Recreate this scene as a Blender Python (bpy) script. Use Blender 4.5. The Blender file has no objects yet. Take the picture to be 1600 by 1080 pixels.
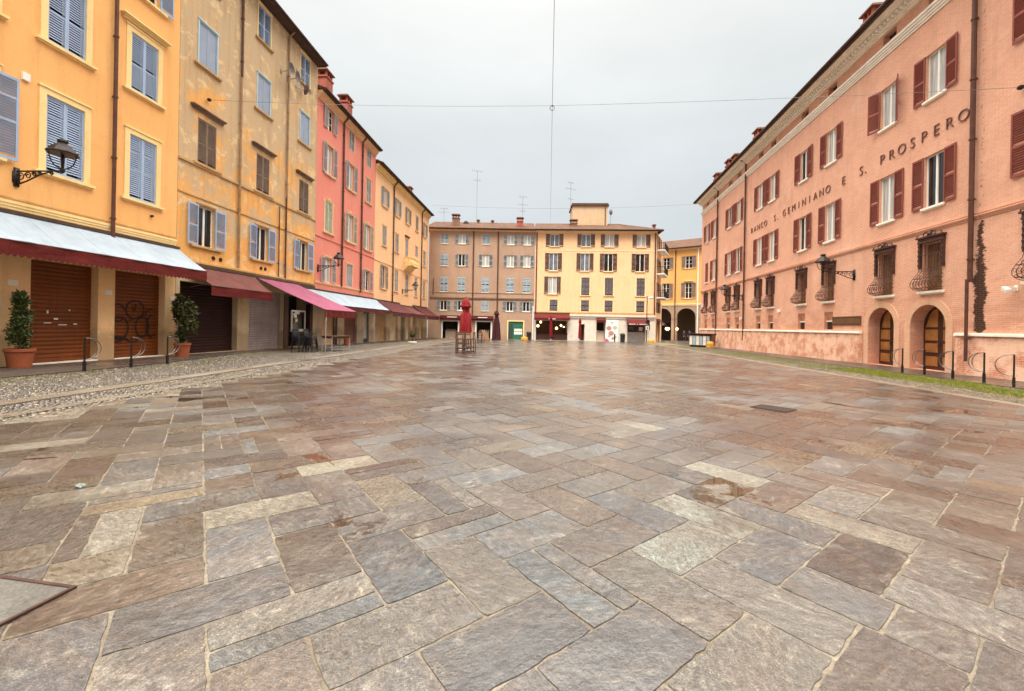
import bpy, bmesh, math, random
from mathutils import Vector, Matrix, noise
random.seed(7)
R_ = random.Random(11)
S = bpy.context.scene
COL = S.collection
PI = math.pi
rad = math.radians

# ------------------------------------------------------------------ helpers
class MB:
    def __init__(s): s.v = []; s.f = []; s.m = []
    def quad(s, a, b, c, d, m=0):
        n = len(s.v); s.v += [a, b, c, d]; s.f.append((n, n+1, n+2, n+3)); s.m.append(m)
    def poly(s, pts, m=0):
        n = len(s.v); s.v += list(pts); s.f.append(tuple(range(n, n+len(pts)))); s.m.append(m)
    def box(s, x0, x1, y0, y1, z0, z1, m=0):
        if x0 > x1: x0, x1 = x1, x0
        if y0 > y1: y0, y1 = y1, y0
        if z0 > z1: z0, z1 = z1, z0
        n = len(s.v)
        s.v += [(x0,y0,z0),(x1,y0,z0),(x1,y1,z0),(x0,y1,z0),(x0,y0,z1),(x1,y0,z1),(x1,y1,z1),(x0,y1,z1)]
        for q in ((0,3,2,1),(4,5,6,7),(0,1,5,4),(1,2,6,5),(2,3,7,6),(3,0,4,7)):
            s.f.append(tuple(n+i for i in q)); s.m.append(m)
    def bar(s, p, q, w, h, m=0, up=(0,0,1)):
        p = Vector(p); q = Vector(q); d = (q-p)
        if d.length < 1e-6: return
        d.normalize(); u = Vector(up)
        if abs(d.dot(u)) > .98: u = Vector((0,1,0))
        a = d.cross(u).normalized()*w/2; b = a.cross(d).normalized()*h/2
        n = len(s.v)
        for c in (p, q):
            s.v += [tuple(c-a-b), tuple(c+a-b), tuple(c+a+b), tuple(c-a+b)]
        for k in ((0,1,2,3),(7,6,5,4),(0,4,5,1),(1,5,6,2),(2,6,7,3),(3,7,4,0)):
            s.f.append(tuple(n+i for i in k)); s.m.append(m)
    def tube(s, pts, r, k=6, m=0, closed=False):
        P = [Vector(p) for p in pts]; N = len(P); n0 = len(s.v)
        a = None
        for i, p in enumerate(P):
            if closed: t = P[(i+1) % N]-P[i-1]
            else: t = P[min(i+1, N-1)]-P[max(i-1, 0)]
            if t.length < 1e-9: t = Vector((0,0,1))
            t.normalize()
            if a is None:
                u = Vector((0,0,1)) if abs(t.z) < .9 else Vector((1,0,0))
                a = t.cross(u).normalized()
            else:
                a = (a - t*a.dot(t))
                a = a.normalized() if a.length > 1e-6 else t.orthogonal().normalized()
            b = t.cross(a)
            rr = r[i] if isinstance(r, (list, tuple)) else r
            for j in range(k):
                an = 2*PI*j/k
                s.v.append(tuple(p + (a*math.cos(an)+b*math.sin(an))*rr))
        for i in range(N if closed else N-1):
            for j in range(k):
                i2 = (i+1) % N
                s.f.append((n0+i*k+j, n0+i*k+(j+1) % k, n0+i2*k+(j+1) % k, n0+i2*k+j)); s.m.append(m)
        if not closed:
            s.f.append(tuple(n0+j for j in range(k))[::-1]); s.m.append(m)
            s.f.append(tuple(n0+(N-1)*k+j for j in range(k))); s.m.append(m)
    def lathe(s, prof, k=16, c=(0,0,0), m=0, caps=True, ph=0.):
        n0 = len(s.v); N = len(prof)
        for r, z in prof:
            for j in range(k):
                an = 2*PI*j/k+ph
                s.v.append((c[0]+r*math.cos(an), c[1]+r*math.sin(an), c[2]+z))
        for i in range(N-1):
            for j in range(k):
                s.f.append((n0+i*k+j, n0+i*k+(j+1) % k, n0+(i+1)*k+(j+1) % k, n0+(i+1)*k+j)); s.m.append(m)
        if caps:
            s.f.append(tuple(n0+j for j in range(k))[::-1]); s.m.append(m)
            s.f.append(tuple(n0+(N-1)*k+j for j in range(k))); s.m.append(m)
    def prism(s, pts, y0, y1, m=0):            # polygon in xz pushed along y
        n = len(pts); c = len(s.v)
        s.v += [(x, y0, z) for x, z in pts]+[(x, y1, z) for x, z in pts]
        s.f.append(tuple(c+i for i in range(n))); s.m.append(m)
        s.f.append(tuple(c+n+i for i in range(n))[::-1]); s.m.append(m)
        for i in range(n):
            j = (i+1) % n
            s.f.append((c+i, c+n+i, c+n+j, c+j)); s.m.append(m)
    def mesh(s, name, mats, smooth=False, fix=True):
        me = bpy.data.meshes.new(name)
        me.from_pydata([tuple(v) for v in s.v], [], s.f)
        if not isinstance(mats, (list, tuple)): mats = [mats]
        for x in mats: me.materials.append(x)
        if len(mats) > 1: me.polygons.foreach_set('material_index', s.m)
        if fix:
            bm = bmesh.new(); bm.from_mesh(me)
            bmesh.ops.recalc_face_normals(bm, faces=bm.faces); bm.to_mesh(me); bm.free()
        if smooth: me.polygons.foreach_set('use_smooth', [True]*len(me.polygons))
        me.update()
        return me
    def build(s, name, mats, parent=None, loc=(0,0,0), smooth=False, fix=True):
        return link(name, s.mesh(name, mats, smooth, fix), parent, loc)

def link(name, me, parent=None, loc=(0,0,0), rz=0.):
    o = bpy.data.objects.new(name, me); COL.objects.link(o)
    o.location = loc; o.rotation_euler = (0, 0, rz)
    if parent: o.parent = parent
    return o
def tag(o, label=None, cat=None, group=None, kind=None):
    if label: o['label'] = label
    if cat: o['category'] = cat
    if group: o['group'] = group
    if kind: o['kind'] = kind
    return o
def empty(name, loc, rz, label, cat, group=None):
    o = bpy.data.objects.new(name, None); COL.objects.link(o)
    o.location = loc; o.rotation_euler = (0, 0, rz); o.empty_display_size = .2
    return tag(o, label, cat, group)
def copy_tree(o, parent=None):
    c = o.copy(); COL.objects.link(c)
    if parent: c.parent = parent
    for ch in list(o.children): copy_tree(ch, c)
    return c
def gz(Y): return .14-.0105*Y

# ------------------------------------------------------------------ materials
class NT:
    def __init__(s, name):
        s.mat = bpy.data.materials.new(name); s.mat.use_nodes = True
        s.t = s.mat.node_tree; s.n = s.t.nodes; s.b = s.n['Principled BSDF']
    def add(s, typ, **kw):
        n = s.n.new(typ)
        for k, v in kw.items(): setattr(n, k, v)
        return n
    def l(s, a, b): s.t.links.new(a, b)
    def coord(s, scale=(1,1,1), rot=(0,0,0), kind='Object'):
        tc = s.add('ShaderNodeTexCoord'); mp = s.add('ShaderNodeMapping')
        mp.inputs['Scale'].default_value = scale; mp.inputs['Rotation'].default_value = rot
        s.l(tc.outputs[kind], mp.inputs[0]); return mp.outputs[0]
    def noise(s, co, scale, detail=4, rough=.55, dist=0):
        n = s.add('ShaderNodeTexNoise'); n.inputs['Scale'].default_value = scale
        n.inputs['Detail'].default_value = detail; n.inputs['Roughness'].default_value = rough
        n.inputs['Distortion'].default_value = dist
        s.l(co, n.inputs['Vector']); return n.outputs['Fac']
    def ramp(s, fac, stops):
        r = s.add('ShaderNodeValToRGB'); e = r.color_ramp.elements
        while len(e) > 1: e.remove(e[-1])
        for i, (p, c) in enumerate(stops):
            if not isinstance(c, (tuple, list)): c = (c, c, c)
            x = e[0] if i == 0 else e.new(p)
            x.position = p; x.color = (*c[:3], 1)
        s.l(fac, r.inputs[0]); return r.outputs[0]
    def mix(s, fac, a, b, mode='MIX'):
        m = s.add('ShaderNodeMix', data_type='RGBA', blend_type=mode)
        for v, i in ((fac, 0), (a, 6), (b, 7)):
            if hasattr(v, 'is_linked'): s.l(v, m.inputs[i])
            elif i == 0: m.inputs[0].default_value = v
            else: m.inputs[i].default_value = (*v[:3], 1)
        return m.outputs[2]
    def math(s, op, a, b=0.):
        m = s.add('ShaderNodeMath', operation=op)
        for i, v in enumerate((a, b)):
            if hasattr(v, 'is_linked'): s.l(v, m.inputs[i])
            else: m.inputs[i].default_value = v
        return m.outputs[0]
    def bump(s, h, strength=.3, dist=.01, nrm=None):
        b = s.add('ShaderNodeBump'); b.inputs['Distance'].default_value = dist
        if hasattr(strength, 'is_linked'): s.l(strength, b.inputs['Strength'])
        else: b.inputs['Strength'].default_value = strength
        s.l(h, b.inputs['Height'])
        if nrm is not None: s.l(nrm, b.inputs['Normal'])
        return b.outputs[0]
    def out(s, col=None, rough=None, nrm=None, metal=None, spec=None):
        for v, k in ((col, 'Base Color'), (rough, 'Roughness'), (metal, 'Metallic'), (spec, 'Specular IOR Level')):
            if v is None: continue
            if hasattr(v, 'is_linked'): s.l(v, s.b.inputs[k])
            elif isinstance(v, (tuple, list)): s.b.inputs[k].default_value = (*v[:3], 1)
            else: s.b.inputs[k].default_value = v
        if nrm is not None: s.l(nrm, s.b.inputs['Normal'])
        return s.mat
def sc(c, k): return tuple(x*k for x in c)

def plain(name, c, rough=.6, var=.15, scale=3., metal=0., bump=.1, bscale=40., spec=.4):
    t = NT(name); co = t.coord()
    f = t.noise(co, scale, 6, .6)
    col = t.ramp(f, [(.3, sc(c, 1-var)), (.7, sc(c, 1+var))])
    g = t.noise(co, bscale, 3)
    return t.out(col, rough, t.bump(g, bump, .01) if bump else None, metal, spec)

def stucco(name, c, c2, c3, streak=.35, patch=(.5, .68), fine=.12, bumpy=.25, grime=None):
    t = NT(name); co = t.coord()
    a = t.noise(co, .45, 7, .62, .3)
    col = t.mix(t.ramp(a, [(patch[0], 0), (patch[1], 1)]), c, c2)
    b = t.noise(co, 2.1, 8, .68)
    col = t.mix(t.ramp(b, [(.52, 0), (.72, .75)]), col, c3)
    st = t.noise(t.coord((2.6, 2.6, .22)), 1.0, 5, .6)
    col = t.mix(t.math('MULTIPLY', t.ramp(st, [(.5, 0), (.78, 1)]), streak), col, sc(c, .55))
    g = t.noise(co, 14, 5, .7)
    col = t.mix(fine, col, t.ramp(g, [(.3, sc(c, .5)), (.7, sc(c, 1.5))]), 'MIX')
    if grime:                                   # rising damp along the foot of the wall
        sep = t.add('ShaderNodeSeparateXYZ'); tc = t.add('ShaderNodeTexCoord'); t.l(tc.outputs['Object'], sep.inputs[0])
        h = t.math('ADD', sep.outputs[2], t.math('MULTIPLY', t.noise(co, 1.3, 6, .65), -1.6))
        col = t.mix(t.ramp(h, [(0, .65), (.5, 0)]), col, grime)
    h = t.math('ADD', t.noise(co, 5, 8, .7), t.math('MULTIPLY', t.noise(co, 45, 3), .35))
    return t.out(col, .85, t.bump(h, bumpy, .02), spec=.2)

def brickwall(name, c, c2, mort, wash=None, washamt=(.45, .6), bw=.25, rh=.075, bumpy=.5, contrast=1., wear=None):
    t = NT(name)
    tc = t.add('ShaderNodeTexCoord'); sp = t.add('ShaderNodeSeparateXYZ'); cb = t.add('ShaderNodeCombineXYZ')
    t.l(tc.outputs['Object'], sp.inputs[0])
    t.l(t.math('ADD', sp.outputs[0], sp.outputs[1]), cb.inputs[0]); t.l(sp.outputs[2], cb.inputs[1])
    br = t.add('ShaderNodeTexBrick'); t.l(cb.outputs[0], br.inputs['Vector'])
    br.inputs['Scale'].default_value = 1.; br.inputs['Brick Width'].default_value = bw
    br.inputs['Row Height'].default_value = rh; br.inputs['Mortar Size'].default_value = .011
    br.inputs['Mortar Smooth'].default_value = .4; br.inputs['Bias'].default_value = 0.
    br.inputs['Color1'].default_value = (*c, 1); br.inputs['Color2'].default_value = (*c2, 1)
    br.inputs['Mortar'].default_value = (*mort, 1)
    co = t.coord()
    a = t.noise(co, .5, 7, .62, .4)
    col = t.mix(t.math('MULTIPLY', t.ramp(a, [(.38, 0), (.7, .55)]), contrast), br.outputs[0], sc(c, .74))
    b = t.noise(co, 1.7, 8, .7)
    if wash:
        col = t.mix(t.ramp(b, [(washamt[0], 0), (washamt[1], 1)]), col, wash)
    if wear:                                    # plaster wash lost low on the wall, bare red brick showing
        dz = t.math('MULTIPLY', t.math('SUBTRACT', sp.outputs[2], 2.1), -.11)
        wn = t.math('ADD', t.noise(t.coord((.35, .35, 1.)), 1.1, 8, .7, .5), dz)
        col = t.mix(t.ramp(wn, [(.46, 0), (.53, .7), (.75, .95)]), col, t.mix(.5, br.outputs[0], wear))
        col = t.mix(t.ramp(t.noise(co, .32, 9, .72, .6), [(.52, 0), (.70, .55)]), col, (.86,.55,.40))
    st = t.noise(t.coord((2., 2., .18)), 1.0, 5, .6)
    col = t.mix(t.ramp(st, [(.52, 0), (.8, .5)]), col, sc(c, .55))
    g = t.noise(co, 11, 5, .7)
    col = t.mix(.18, col, t.ramp(g, [(.3, sc(c, .45)), (.7, sc(c2, 1.45))]))
    if wear:
        # soot and dead creeper blackening the bricks beside the downpipe
        nn = t.math('MULTIPLY', t.math('SUBTRACT', t.noise(t.coord((1.6, 1, 1.9)), 1., 3, .6), .5), .9)
        xd = t.math('ABSOLUTE', t.math('ADD', t.math('SUBTRACT', sp.outputs[0], 33.74), t.math('MULTIPLY', nn, .5)))
        n2 = t.math('MULTIPLY', t.math('SUBTRACT', t.noise(t.coord((4.5, 5, 9.)), 1., 6, .75), .5), 1.25)
        wz = t.ramp(t.math('DIVIDE', sp.outputs[2], 6.), [(.25, .0), (.27, .20), (.5, .30), (.62, .22), (.70, .15), (.92, .13), (.945, .0)])
        sm = t.ramp(t.math('ADD', t.math('SUBTRACT', wz, xd), t.math('MULTIPLY', n2, .45)), [(.0, 0), (.06, .96)])
        col = t.mix(sm, col, t.mix(t.ramp(br.outputs['Fac'], [(.3, 0), (.8, .6)]), (.030,.012,.007), (.16,.075,.045)))
    h = t.math('ADD', t.math('MULTIPLY', br.outputs['Fac'], -.5), t.math('MULTIPLY', t.noise(co, 16, 5, .7), .8))
    return t.out(col, .88, t.bump(h, bumpy, .015), spec=.2)

def glass(name, c, c2, curtain=False):
    t = NT(name); co = t.coord()
    if curtain:
        f = t.noise(t.coord((14, 14, .5)), 1., 3)
        col = t.ramp(f, [(.3, c), (.65, c2)])
    else:
        col = t.ramp(t.noise(co, 1.4, 2), [(.35, c), (.7, c2)])
    m = t.out(col, .06, t.bump(t.noise(co, 1.6, 1), .08, .03), spec=.6)
    return m

def emit(name, c, k):
    t = NT(name); t.b.inputs['Emission Color'].default_value = (*c, 1); t.b.inputs['Emission Strength'].default_value = k
    return t.out(c, .4)

M = {}
M['y1'] = stucco('yellow_stucco', (.86,.435,.15), (.87,.475,.18), (.80,.375,.12), .45)
M['y1pillar'] = stucco('pillar_stucco', (.88,.55,.27), (.88,.60,.33), (.76,.42,.18), .35, grime=(.28,.17,.09))
M['cream'] = stucco('cream_trim', (.88,.64,.29), (.85,.58,.24), (.76,.50,.19), .3, fine=.06)
M['och_trim'] = stucco('worn_trim', (.52,.32,.13), (.60,.43,.24), (.33,.19,.08), .5)
M['pink'] = stucco('coral_stucco', (.72,.235,.17), (.69,.26,.19), (.74,.29,.215), .35)
M['pink_trim'] = stucco('pale_coral_trim', (.78,.50,.27), (.72,.44,.22), (.6,.34,.18), .3)
M['crm'] = stucco('apricot_stucco', (.84,.50,.265), (.82,.455,.235), (.76,.41,.20), .28)
M['by'] = stucco('corn_stucco', (.82,.50,.275), (.79,.46,.245), (.74,.42,.215), .4)
M['by_pale'] = stucco('pale_corn_trim', (.83,.63,.35), (.78,.56,.30), (.68,.46,.24), .25)
M['towr'] = stucco('beige_tower_stucco', (.58,.40,.24), (.54,.36,.21), (.46,.31,.18), .4)
M['far'] = stucco('saffron_stucco', (.74,.375,.12), (.77,.37,.08), (.72,.36,.085), .3)
M['arcin'] = stucco('shaded_arcade_plaster', (.13,.08,.05), (.16,.10,.06), (.09,.05,.03), .3)  # darker copy of the arcade plaster, shade put into its colour
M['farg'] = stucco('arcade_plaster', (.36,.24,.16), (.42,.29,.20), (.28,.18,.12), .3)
M['brick'] = brickwall('brown_brick', (.43,.265,.175), (.36,.215,.14), (.52,.40,.30), bumpy=.5)
M['rb'] = brickwall('salmon_brick', (.74,.385,.255), (.67,.32,.195), (.80,.49,.35), wash=(.77,.425,.29), washamt=(.5,.8), bumpy=.8, wear=(.42,.13,.065))
M['rbase'] = brickwall('worn_base_brick', (.58,.215,.115), (.48,.165,.085), (.72,.48,.33), wash=(.82,.53,.37), washamt=(.40,.55), bumpy=.7, contrast=.6)
M['rarch'] = brickwall('pale_arch_brick', (.74,.42,.26), (.68,.36,.21), (.72,.46,.31), wash=(.76,.48,.32), washamt=(.5,.75), bumpy=.5)
M['white'] = plain('white_stone', (.84,.77,.65), .7, .1)
M['whitep'] = plain('white_paint', (.80,.76,.68), .45, .05, bump=.03)
M['panel'] = plain('pale_stone_panel', (.66,.58,.48), .5, .12, 2.)
M['sh_blue'] = plain('blue_shutter_paint', (.33,.41,.555), .5, .12, 1.2, bump=.06)
M['sh_sky'] = plain('sky_shutter_paint', (.44,.60,.66), .5, .1, 1.2, bump=.06)
M['sh_panel'] = plain('grey_panel_paint', (.28,.32,.40), .6, .1, 1.2, bump=.06)
M['sh_brown'] = plain('weathered_shutter_wood', (.205,.13,.085), .75, .3, 2., bump=.2)
M['sh_pgrey'] = plain('grey_shutter_paint', (.40,.36,.35), .6, .12, 1.2, bump=.06)
M['sh_green'] = plain('sage_shutter_paint', (.46,.47,.34), .6, .12, 1.2, bump=.06)
M['sh_tan'] = plain('taupe_shutter_paint', (.33,.27,.235), .6, .14, 1.2, bump=.06)
M['sh_pale'] = plain('pale_blue_shutter_paint', (.30,.345,.365), .6, .1, 1.2, bump=.05)
M['sh_dark'] = plain('dark_brown_shutter_paint', (.085,.055,.058), .5, .15, 1.2, bump=.05)
M['sh_red'] = plain('oxblood_shutter_paint', (.25,.058,.04), .55, .16, 1.2, bump=.06)
M['sh_fgrey'] = plain('slate_shutter_paint', (.27,.26,.26), .6, .12, 1.2, bump=.05)
M['gdark'] = glass('dark_glass', (.006,.006,.008), (.03,.022,.018))
M['gsky'] = glass('grey_glass', (.10,.11,.13), (.20,.22,.25))
M['gcur'] = glass('curtain_and_reflection_glass', (.28,.27,.25), (.55,.53,.48), True)
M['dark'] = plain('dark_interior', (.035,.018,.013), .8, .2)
M['pipe'] = plain('copper_downpipe', (.105,.042,.026), .5, .3, 4., metal=.3)
M['pipeo'] = plain('painted_downpipe', (.30,.17,.08), .6, .3, 3.)
M['iron'] = plain('black_iron', (.028,.02,.018), .5, .3, 8., metal=.5, bump=.15)
M['steel'] = plain('worn_steel', (.20,.17,.15), .3, .3, 8., metal=.8, bump=.05)
M['rust'] = plain('rusty_steel', (.045,.018,.011), .75, .35, 14., metal=.2, bump=.4)
M['ironr'] = plain('rusted_iron', (.085,.036,.025), .6, .3, 6., metal=.3, bump=.2)
M['eave'] = plain('eave_timber', (.07,.04,.028), .8, .3)
M['roofr'] = plain('chimney_brick', (.33,.085,.05), .85, .25, 3., bump=.3, bscale=15)
M['roofw'] = plain('brown_chimney_brick', (.20,.105,.065), .85, .25, 3., bump=.3, bscale=15)
M['roofb'] = plain('chimney_cap', (.20,.09,.06), .85, .25, 3., bump=.3, bscale=15)
def rollm(name, c, foot=1.):
    t = NT(name); co = t.coord()
    col = t.ramp(t.noise(co, 1.2, 6, .65), [(.3, sc(c, .75)), (.7, sc(c, 1.2))])
    col = t.mix(t.ramp(t.noise(t.coord((9, 9, .6)), 1., 5, .6), [(.5, 0), (.75, .5)]), col, sc(c, .45))
    return t.out(col, .5, t.bump(t.noise(co, 30, 3), .08, .01), .1, .4)
M['r_or'] = rollm('orange_roller_paint', (.19,.046,.005))
M['r_dk'] = rollm('maroon_roller_paint', (.028,.006,.005))
M['r_gr'] = rollm('grey_roller_metal', (.40,.34,.33))
M['r_tan'] = rollm('tan_roller_paint', (.60,.40,.22))
M['r_br'] = rollm('brown_roller_paint', (.20,.075,.05))
M['r_cr'] = rollm('cream_roller_paint', (.88,.72,.48))
def canvas(name, c, c2, rough=.75):
    t = NT(name); co = t.coord()
    col = t.ramp(t.noise(co, 1.3, 7, .65), [(.3, c), (.7, c2)])
    col = t.mix(t.ramp(t.noise(t.coord((3, .5, .5)), 1.2, 5, .6), [(.55, 0), (.8, .45)]), col, sc(c, .6))
    sx = t.add('ShaderNodeSeparateXYZ'); t.l(t.coord(), sx.inputs[0])
    fr = t.math('FRACT', t.math('MULTIPLY', sx.outputs[0], .77)); seam = t.ramp(fr, [(0, 1), (.018, 1), (.022, 0)])
    col = t.mix(t.math('MULTIPLY', seam, .4), col, sc(c, .45))
    hh = t.math('ADD', t.noise(t.coord((1, 2.5, 2.5)), 1.6, 5), t.math('MULTIPLY', seam, -.12))
    return t.out(col, rough, t.bump(hh, .6, .07), spec=.25)
M['c_white'] = canvas('bleached_canvas', (.27,.32,.365), (.36,.405,.44))
M['c_red'] = canvas('red_canvas', (.092,.007,.005), (.13,.012,.008))
M['c_wine'] = canvas('wine_canvas', (.07,.012,.012), (.11,.024,.023))
M['c_brick'] = canvas('faded_sunlit_brick_canvas', (.10,.026,.02), (.15,.05,.038))
M['c_pink'] = canvas('magenta_canvas', (.22,.05,.092), (.27,.078,.125))
M['c_umb'] = canvas('scarlet_canvas', (.15,.003,.005), (.20,.006,.008))
M['c_umbd'] = canvas('dark_wine_canvas', (.035,.005,.006), (.05,.009,.010))
M['wood'] = plain('stained_wood', (.085,.036,.018), .55, .3, 5., bump=.2)
M['woodl'] = plain('honey_wood', (.16,.075,.028), .55, .3, 5., bump=.2)
M['doorw'] = plain('door_oak', (.34,.135,.035), .5, .25, 2.5, bump=.15)
M['doord'] = plain('dark_door_wood', (.05,.018,.01), .5, .25, 2.5, bump=.15)
M['terra'] = plain('terracotta', (.30,.075,.026), .8, .2, 4., bump=.2)
M['soil'] = plain('potting_soil', (.05,.03,.02), .95, .3)
def leafm(name, a, b):
    t = NT(name); t.l
    oi = t.add('ShaderNodeNewGeometry')
    col = t.ramp(oi.outputs['Random Per Island'], [(0, a), (1, b)])
    t.b.inputs['Transmission Weight'].default_value = 0
    return t.out(col, .5, spec=.35)
M['leaf'] = leafm('conifer_leaf', (.018,.034,.008), (.11,.13,.025))
M['leaf2'] = leafm('shrub_leaf', (.012,.02,.005), (.10,.095,.02))
M['bark'] = plain('bark', (.09,.055,.035), .9, .3)
M['grass'] = leafm('grass_blade', (.085,.115,.008), (.24,.235,.02))
M['greenp'] = plain('green_paint', (.03,.13,.075), .4, .1)
M['greend'] = plain('dark_green_paint', (.03,.06,.045), .4, .1)
M['paper'] = plain('paper', (.75,.75,.68), .6, .05)
M['yel'] = plain('yellow_paint', (.48,.23,.03), .6, .2, 5.)
M['metal'] = plain('grey_metal', (.35,.33,.32), .4, .15, 2., metal=.4)
M['bin'] = plain('black_plastic', (.02,.02,.022), .45, .2)
M['dish'] = plain('grey_dish_paint', (.13,.10,.085), .5, .15)
M['globe'] = emit('lit_globe', (1., .66, .28), 3.2)
M['glow'] = emit('lit_arcade_lamp', (1., .72, .30), 2.6)
M['counter'] = plain('counter_paint', (.55,.42,.34), .5, .2)
M['bluep'] = plain('pale_blue_panel', (.30,.37,.41), .4, .1)
M['bronze'] = plain('bronze_letter', (.20,.085,.06), .5, .2, metal=.3)
M['litter'] = plain('dirty_paper', (.15,.15,.125), .6, .2)
M['navy'] = plain('navy_jacket', (.03,.04,.06), .8, .2)
M['skin'] = plain('skin', (.45,.25,.17), .6, .05, bump=0)
M['cloth'] = plain('dark_coat', (.02,.018,.022), .85, .2)
M['spray'] = plain('black_spray_paint', (.018,.009,.007), .6, .2)
M['foodr'] = plain('print_red', (.42,.20,.17), .5, .4, 12.)
M['foodg'] = plain('print_grey', (.40,.42,.38), .5, .4, 14.)
M['pinkp'] = plain('print_magenta', (.50,.10,.20), .5, .1)
M['clad'] = plain('bronze_plaque', (.17,.085,.035), .4, .2, metal=.4)
M['wire'] = plain('wire', (.17,.16,.16), .5, .1, bump=0)

def tilemat():
    t = NT('clay_roof_tiles'); co = t.coord()
    a = t.noise(co, 9, 4, .7); b = t.noise(co, .8, 6, .6)
    col = t.ramp(a, [(.3, (.045,.022,.013)), (.5, (.11,.05,.028)), (.7, (.21,.11,.065))])
    col = t.mix(t.ramp(b, [(.4, 0), (.7, .6)]), col, (.05,.028,.018))
    w = t.add('ShaderNodeTexWave', wave_type='BANDS', bands_direction='Y'); w.inputs['Scale'].default_value = .9
    t.l(co, w.inputs['Vector'])
    return t.out(col, .9, t.bump(w.outputs['Fac'], .6, .04), spec=.2)
M['tile'] = tilemat()

def pavemat():
    t = NT('wet_flagstone'); co = t.coord()
    at = t.add('ShaderNodeVertexColor', layer_name='stone')
    sep = t.add('ShaderNodeSeparateColor'); at2 = t.add('ShaderNodeVertexColor', layer_name='rnd'); t.l(at2.outputs[0], sep.inputs[0])
    rnd, rnd2, rnd3_ = sep.outputs[0], sep.outputs[1], sep.outputs[2]
    # every stone is cut from its own piece of rock: shift and turn the grain stone by stone
    rot = t.add('ShaderNodeVectorRotate', rotation_type='Z_AXIS'); t.l(co, rot.inputs['Vector']); t.l(t.math('MULTIPLY', rnd3_, 6.3), rot.inputs['Angle'])
    sc_ = t.add('ShaderNodeVectorMath', operation='SCALE'); t.l(at2.outputs[0], sc_.inputs[0]); sc_.inputs['Scale'].default_value = 41.
    ad = t.add('ShaderNodeVectorMath', operation='ADD'); t.l(rot.outputs[0], ad.inputs[0]); t.l(sc_.outputs[0], ad.inputs[1]); own = ad.outputs[0]
    mp = t.add('ShaderNodeMapping'); mp.inputs['Scale'].default_value = (1., .42, 1.); t.l(own, mp.inputs[0]); ownx = mp.outputs[0]
    base = t.mix(1., at.outputs[0], (KB, KB*.99, KB*.97), 'MULTIPLY')
    m1 = t.noise(ownx, 3.4, 8, .7, .6)
    col = t.mix(t.ramp(m1, [(.44, 0), (.62, .85)]), base, t.mix(.6, base, (.105,.075,.050)))
    m3 = t.noise(own, 4.2, 7, .72, .9)
    col = t.mix(t.ramp(m3, [(.56, 0), (.70, .75)]), col, (.20,.175,.135))
    m4 = t.noise(co, 1.05, 8, .72, .8)
    col = t.mix(t.ramp(m4, [(.56, 0), (.70, .72)]), col, (.040,.023,.013))
    m2 = t.noise(ownx, 42, 6, .8)
    col = t.mix(1., col, t.ramp(m2, [(.30, .22), (.48, .9), (.56, 1.15), (.70, 2.3)]), 'MULTIPLY')
    sp = t.noise(own, 150, 2, .6)
    col = t.mix(1., col, t.ramp(sp, [(.3, .5), (.5, 1.), (.66, 1.6), (.75, 3.2)]), 'MULTIPLY')
    wn = t.noise(co, .42, 7, .64, .7)
    wf = t.math('ADD', wn, t.math('MULTIPLY', t.math('SUBTRACT', rnd, .5), .20))
    wet = t.ramp(wf, [(.38, 0), (.56, 1)])
    col = t.mix(wet, col, t.mix(1., col, (.60,.55,.50), 'MULTIPLY'))
    pf = t.math('ADD', t.noise(co, .85, 6, .62, .5), t.math('MULTIPLY', t.math('SUBTRACT', rnd2, .5), .12))
    pud = t.ramp(pf, [(.635, 0), (.665, 1)])
    col = t.mix(pud, col, t.mix(1., col, (.5,.40,.32), 'MULTIPLY'))
    gr = t.ramp(m2, [(.3, .0), (.7, .16)])
    rough = t.math('ADD', t.ramp(wet, [(0, .40), (1, .19)]), gr)
    rough = t.mix(pud, rough, (.03,.03,.03))
    h = t.math('ADD', t.noise(ownx, 15, 9, .74, .8), t.math('MULTIPLY', t.noise(own, 75, 4, .7), .4))
    h2 = t.noise(own, 3.6, 6, .62)
    dry = t.math('SUBTRACT', 1., pud)
    st = t.math('MULTIPLY', dry, t.math('ADD', .25, t.math('MULTIPLY', t.math('POWER', rnd2, 2.), .75)))
    nrm = t.bump(h, st, .016, t.bump(h2, t.math('MULTIPLY', dry, .42), .03))
    t.l(t.math('MULTIPLY', t.ramp(wf, [(.33, .25), (.55, 1)]), .85), t.b.inputs['Coat Weight']); t.b.inputs['Coat Roughness'].default_value = .20; t.b.inputs['Coat IOR'].default_value = 1.45
    t.l(t.bump(h2, t.math('MULTIPLY', dry, .55), .04, t.bump(h, t.math('MULTIPLY', st, .5), .016)), t.b.inputs['Coat Normal'])
    return t.out(col, rough, nrm, spec=.7)
KB = .40
M['pave'] = pavemat()

def groundmat(name, c, c2, rough=.5, scale=3., spec=.4, bumpy=.5, c3=None):
    t = NT(name); co = t.coord()
    col = t.ramp(t.noise(co, scale, 8, .7), [(.32, c), (.68, c2)])
    if c3: col = t.mix(t.ramp(t.noise(co, .7, 6, .65), [(.48, 0), (.66, .8)]), col, c3)
    col = t.mix(1., col, t.ramp(t.noise(co, 60, 4, .7), [(.3, .6), (.7, 1.4)]), 'MULTIPLY')
    wet = t.ramp(t.noise(co, .5, 5, .6), [(.4, rough+.15), (.65, rough-.2)])
    return t.out(col, wet, t.bump(t.noise(co, 25, 6, .7), bumpy, .012), spec=spec)
M['mortar'] = groundmat('sandy_joint', (.085,.066,.045), (.19,.155,.11), .6, 3., .3, c3=(.05,.03,.017))
M['asph'] = groundmat('wet_dark_stone', (.045,.032,.024), (.075,.056,.043), .35, 2.)
M['curb'] = groundmat('granite_lane', (.12,.095,.07), (.195,.16,.12), .4, 2.)
M['base'] = groundmat('cobble_bed', (.07,.045,.025), (.13,.09,.05), .7, 5., c3=(.07,.07,.02))
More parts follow.
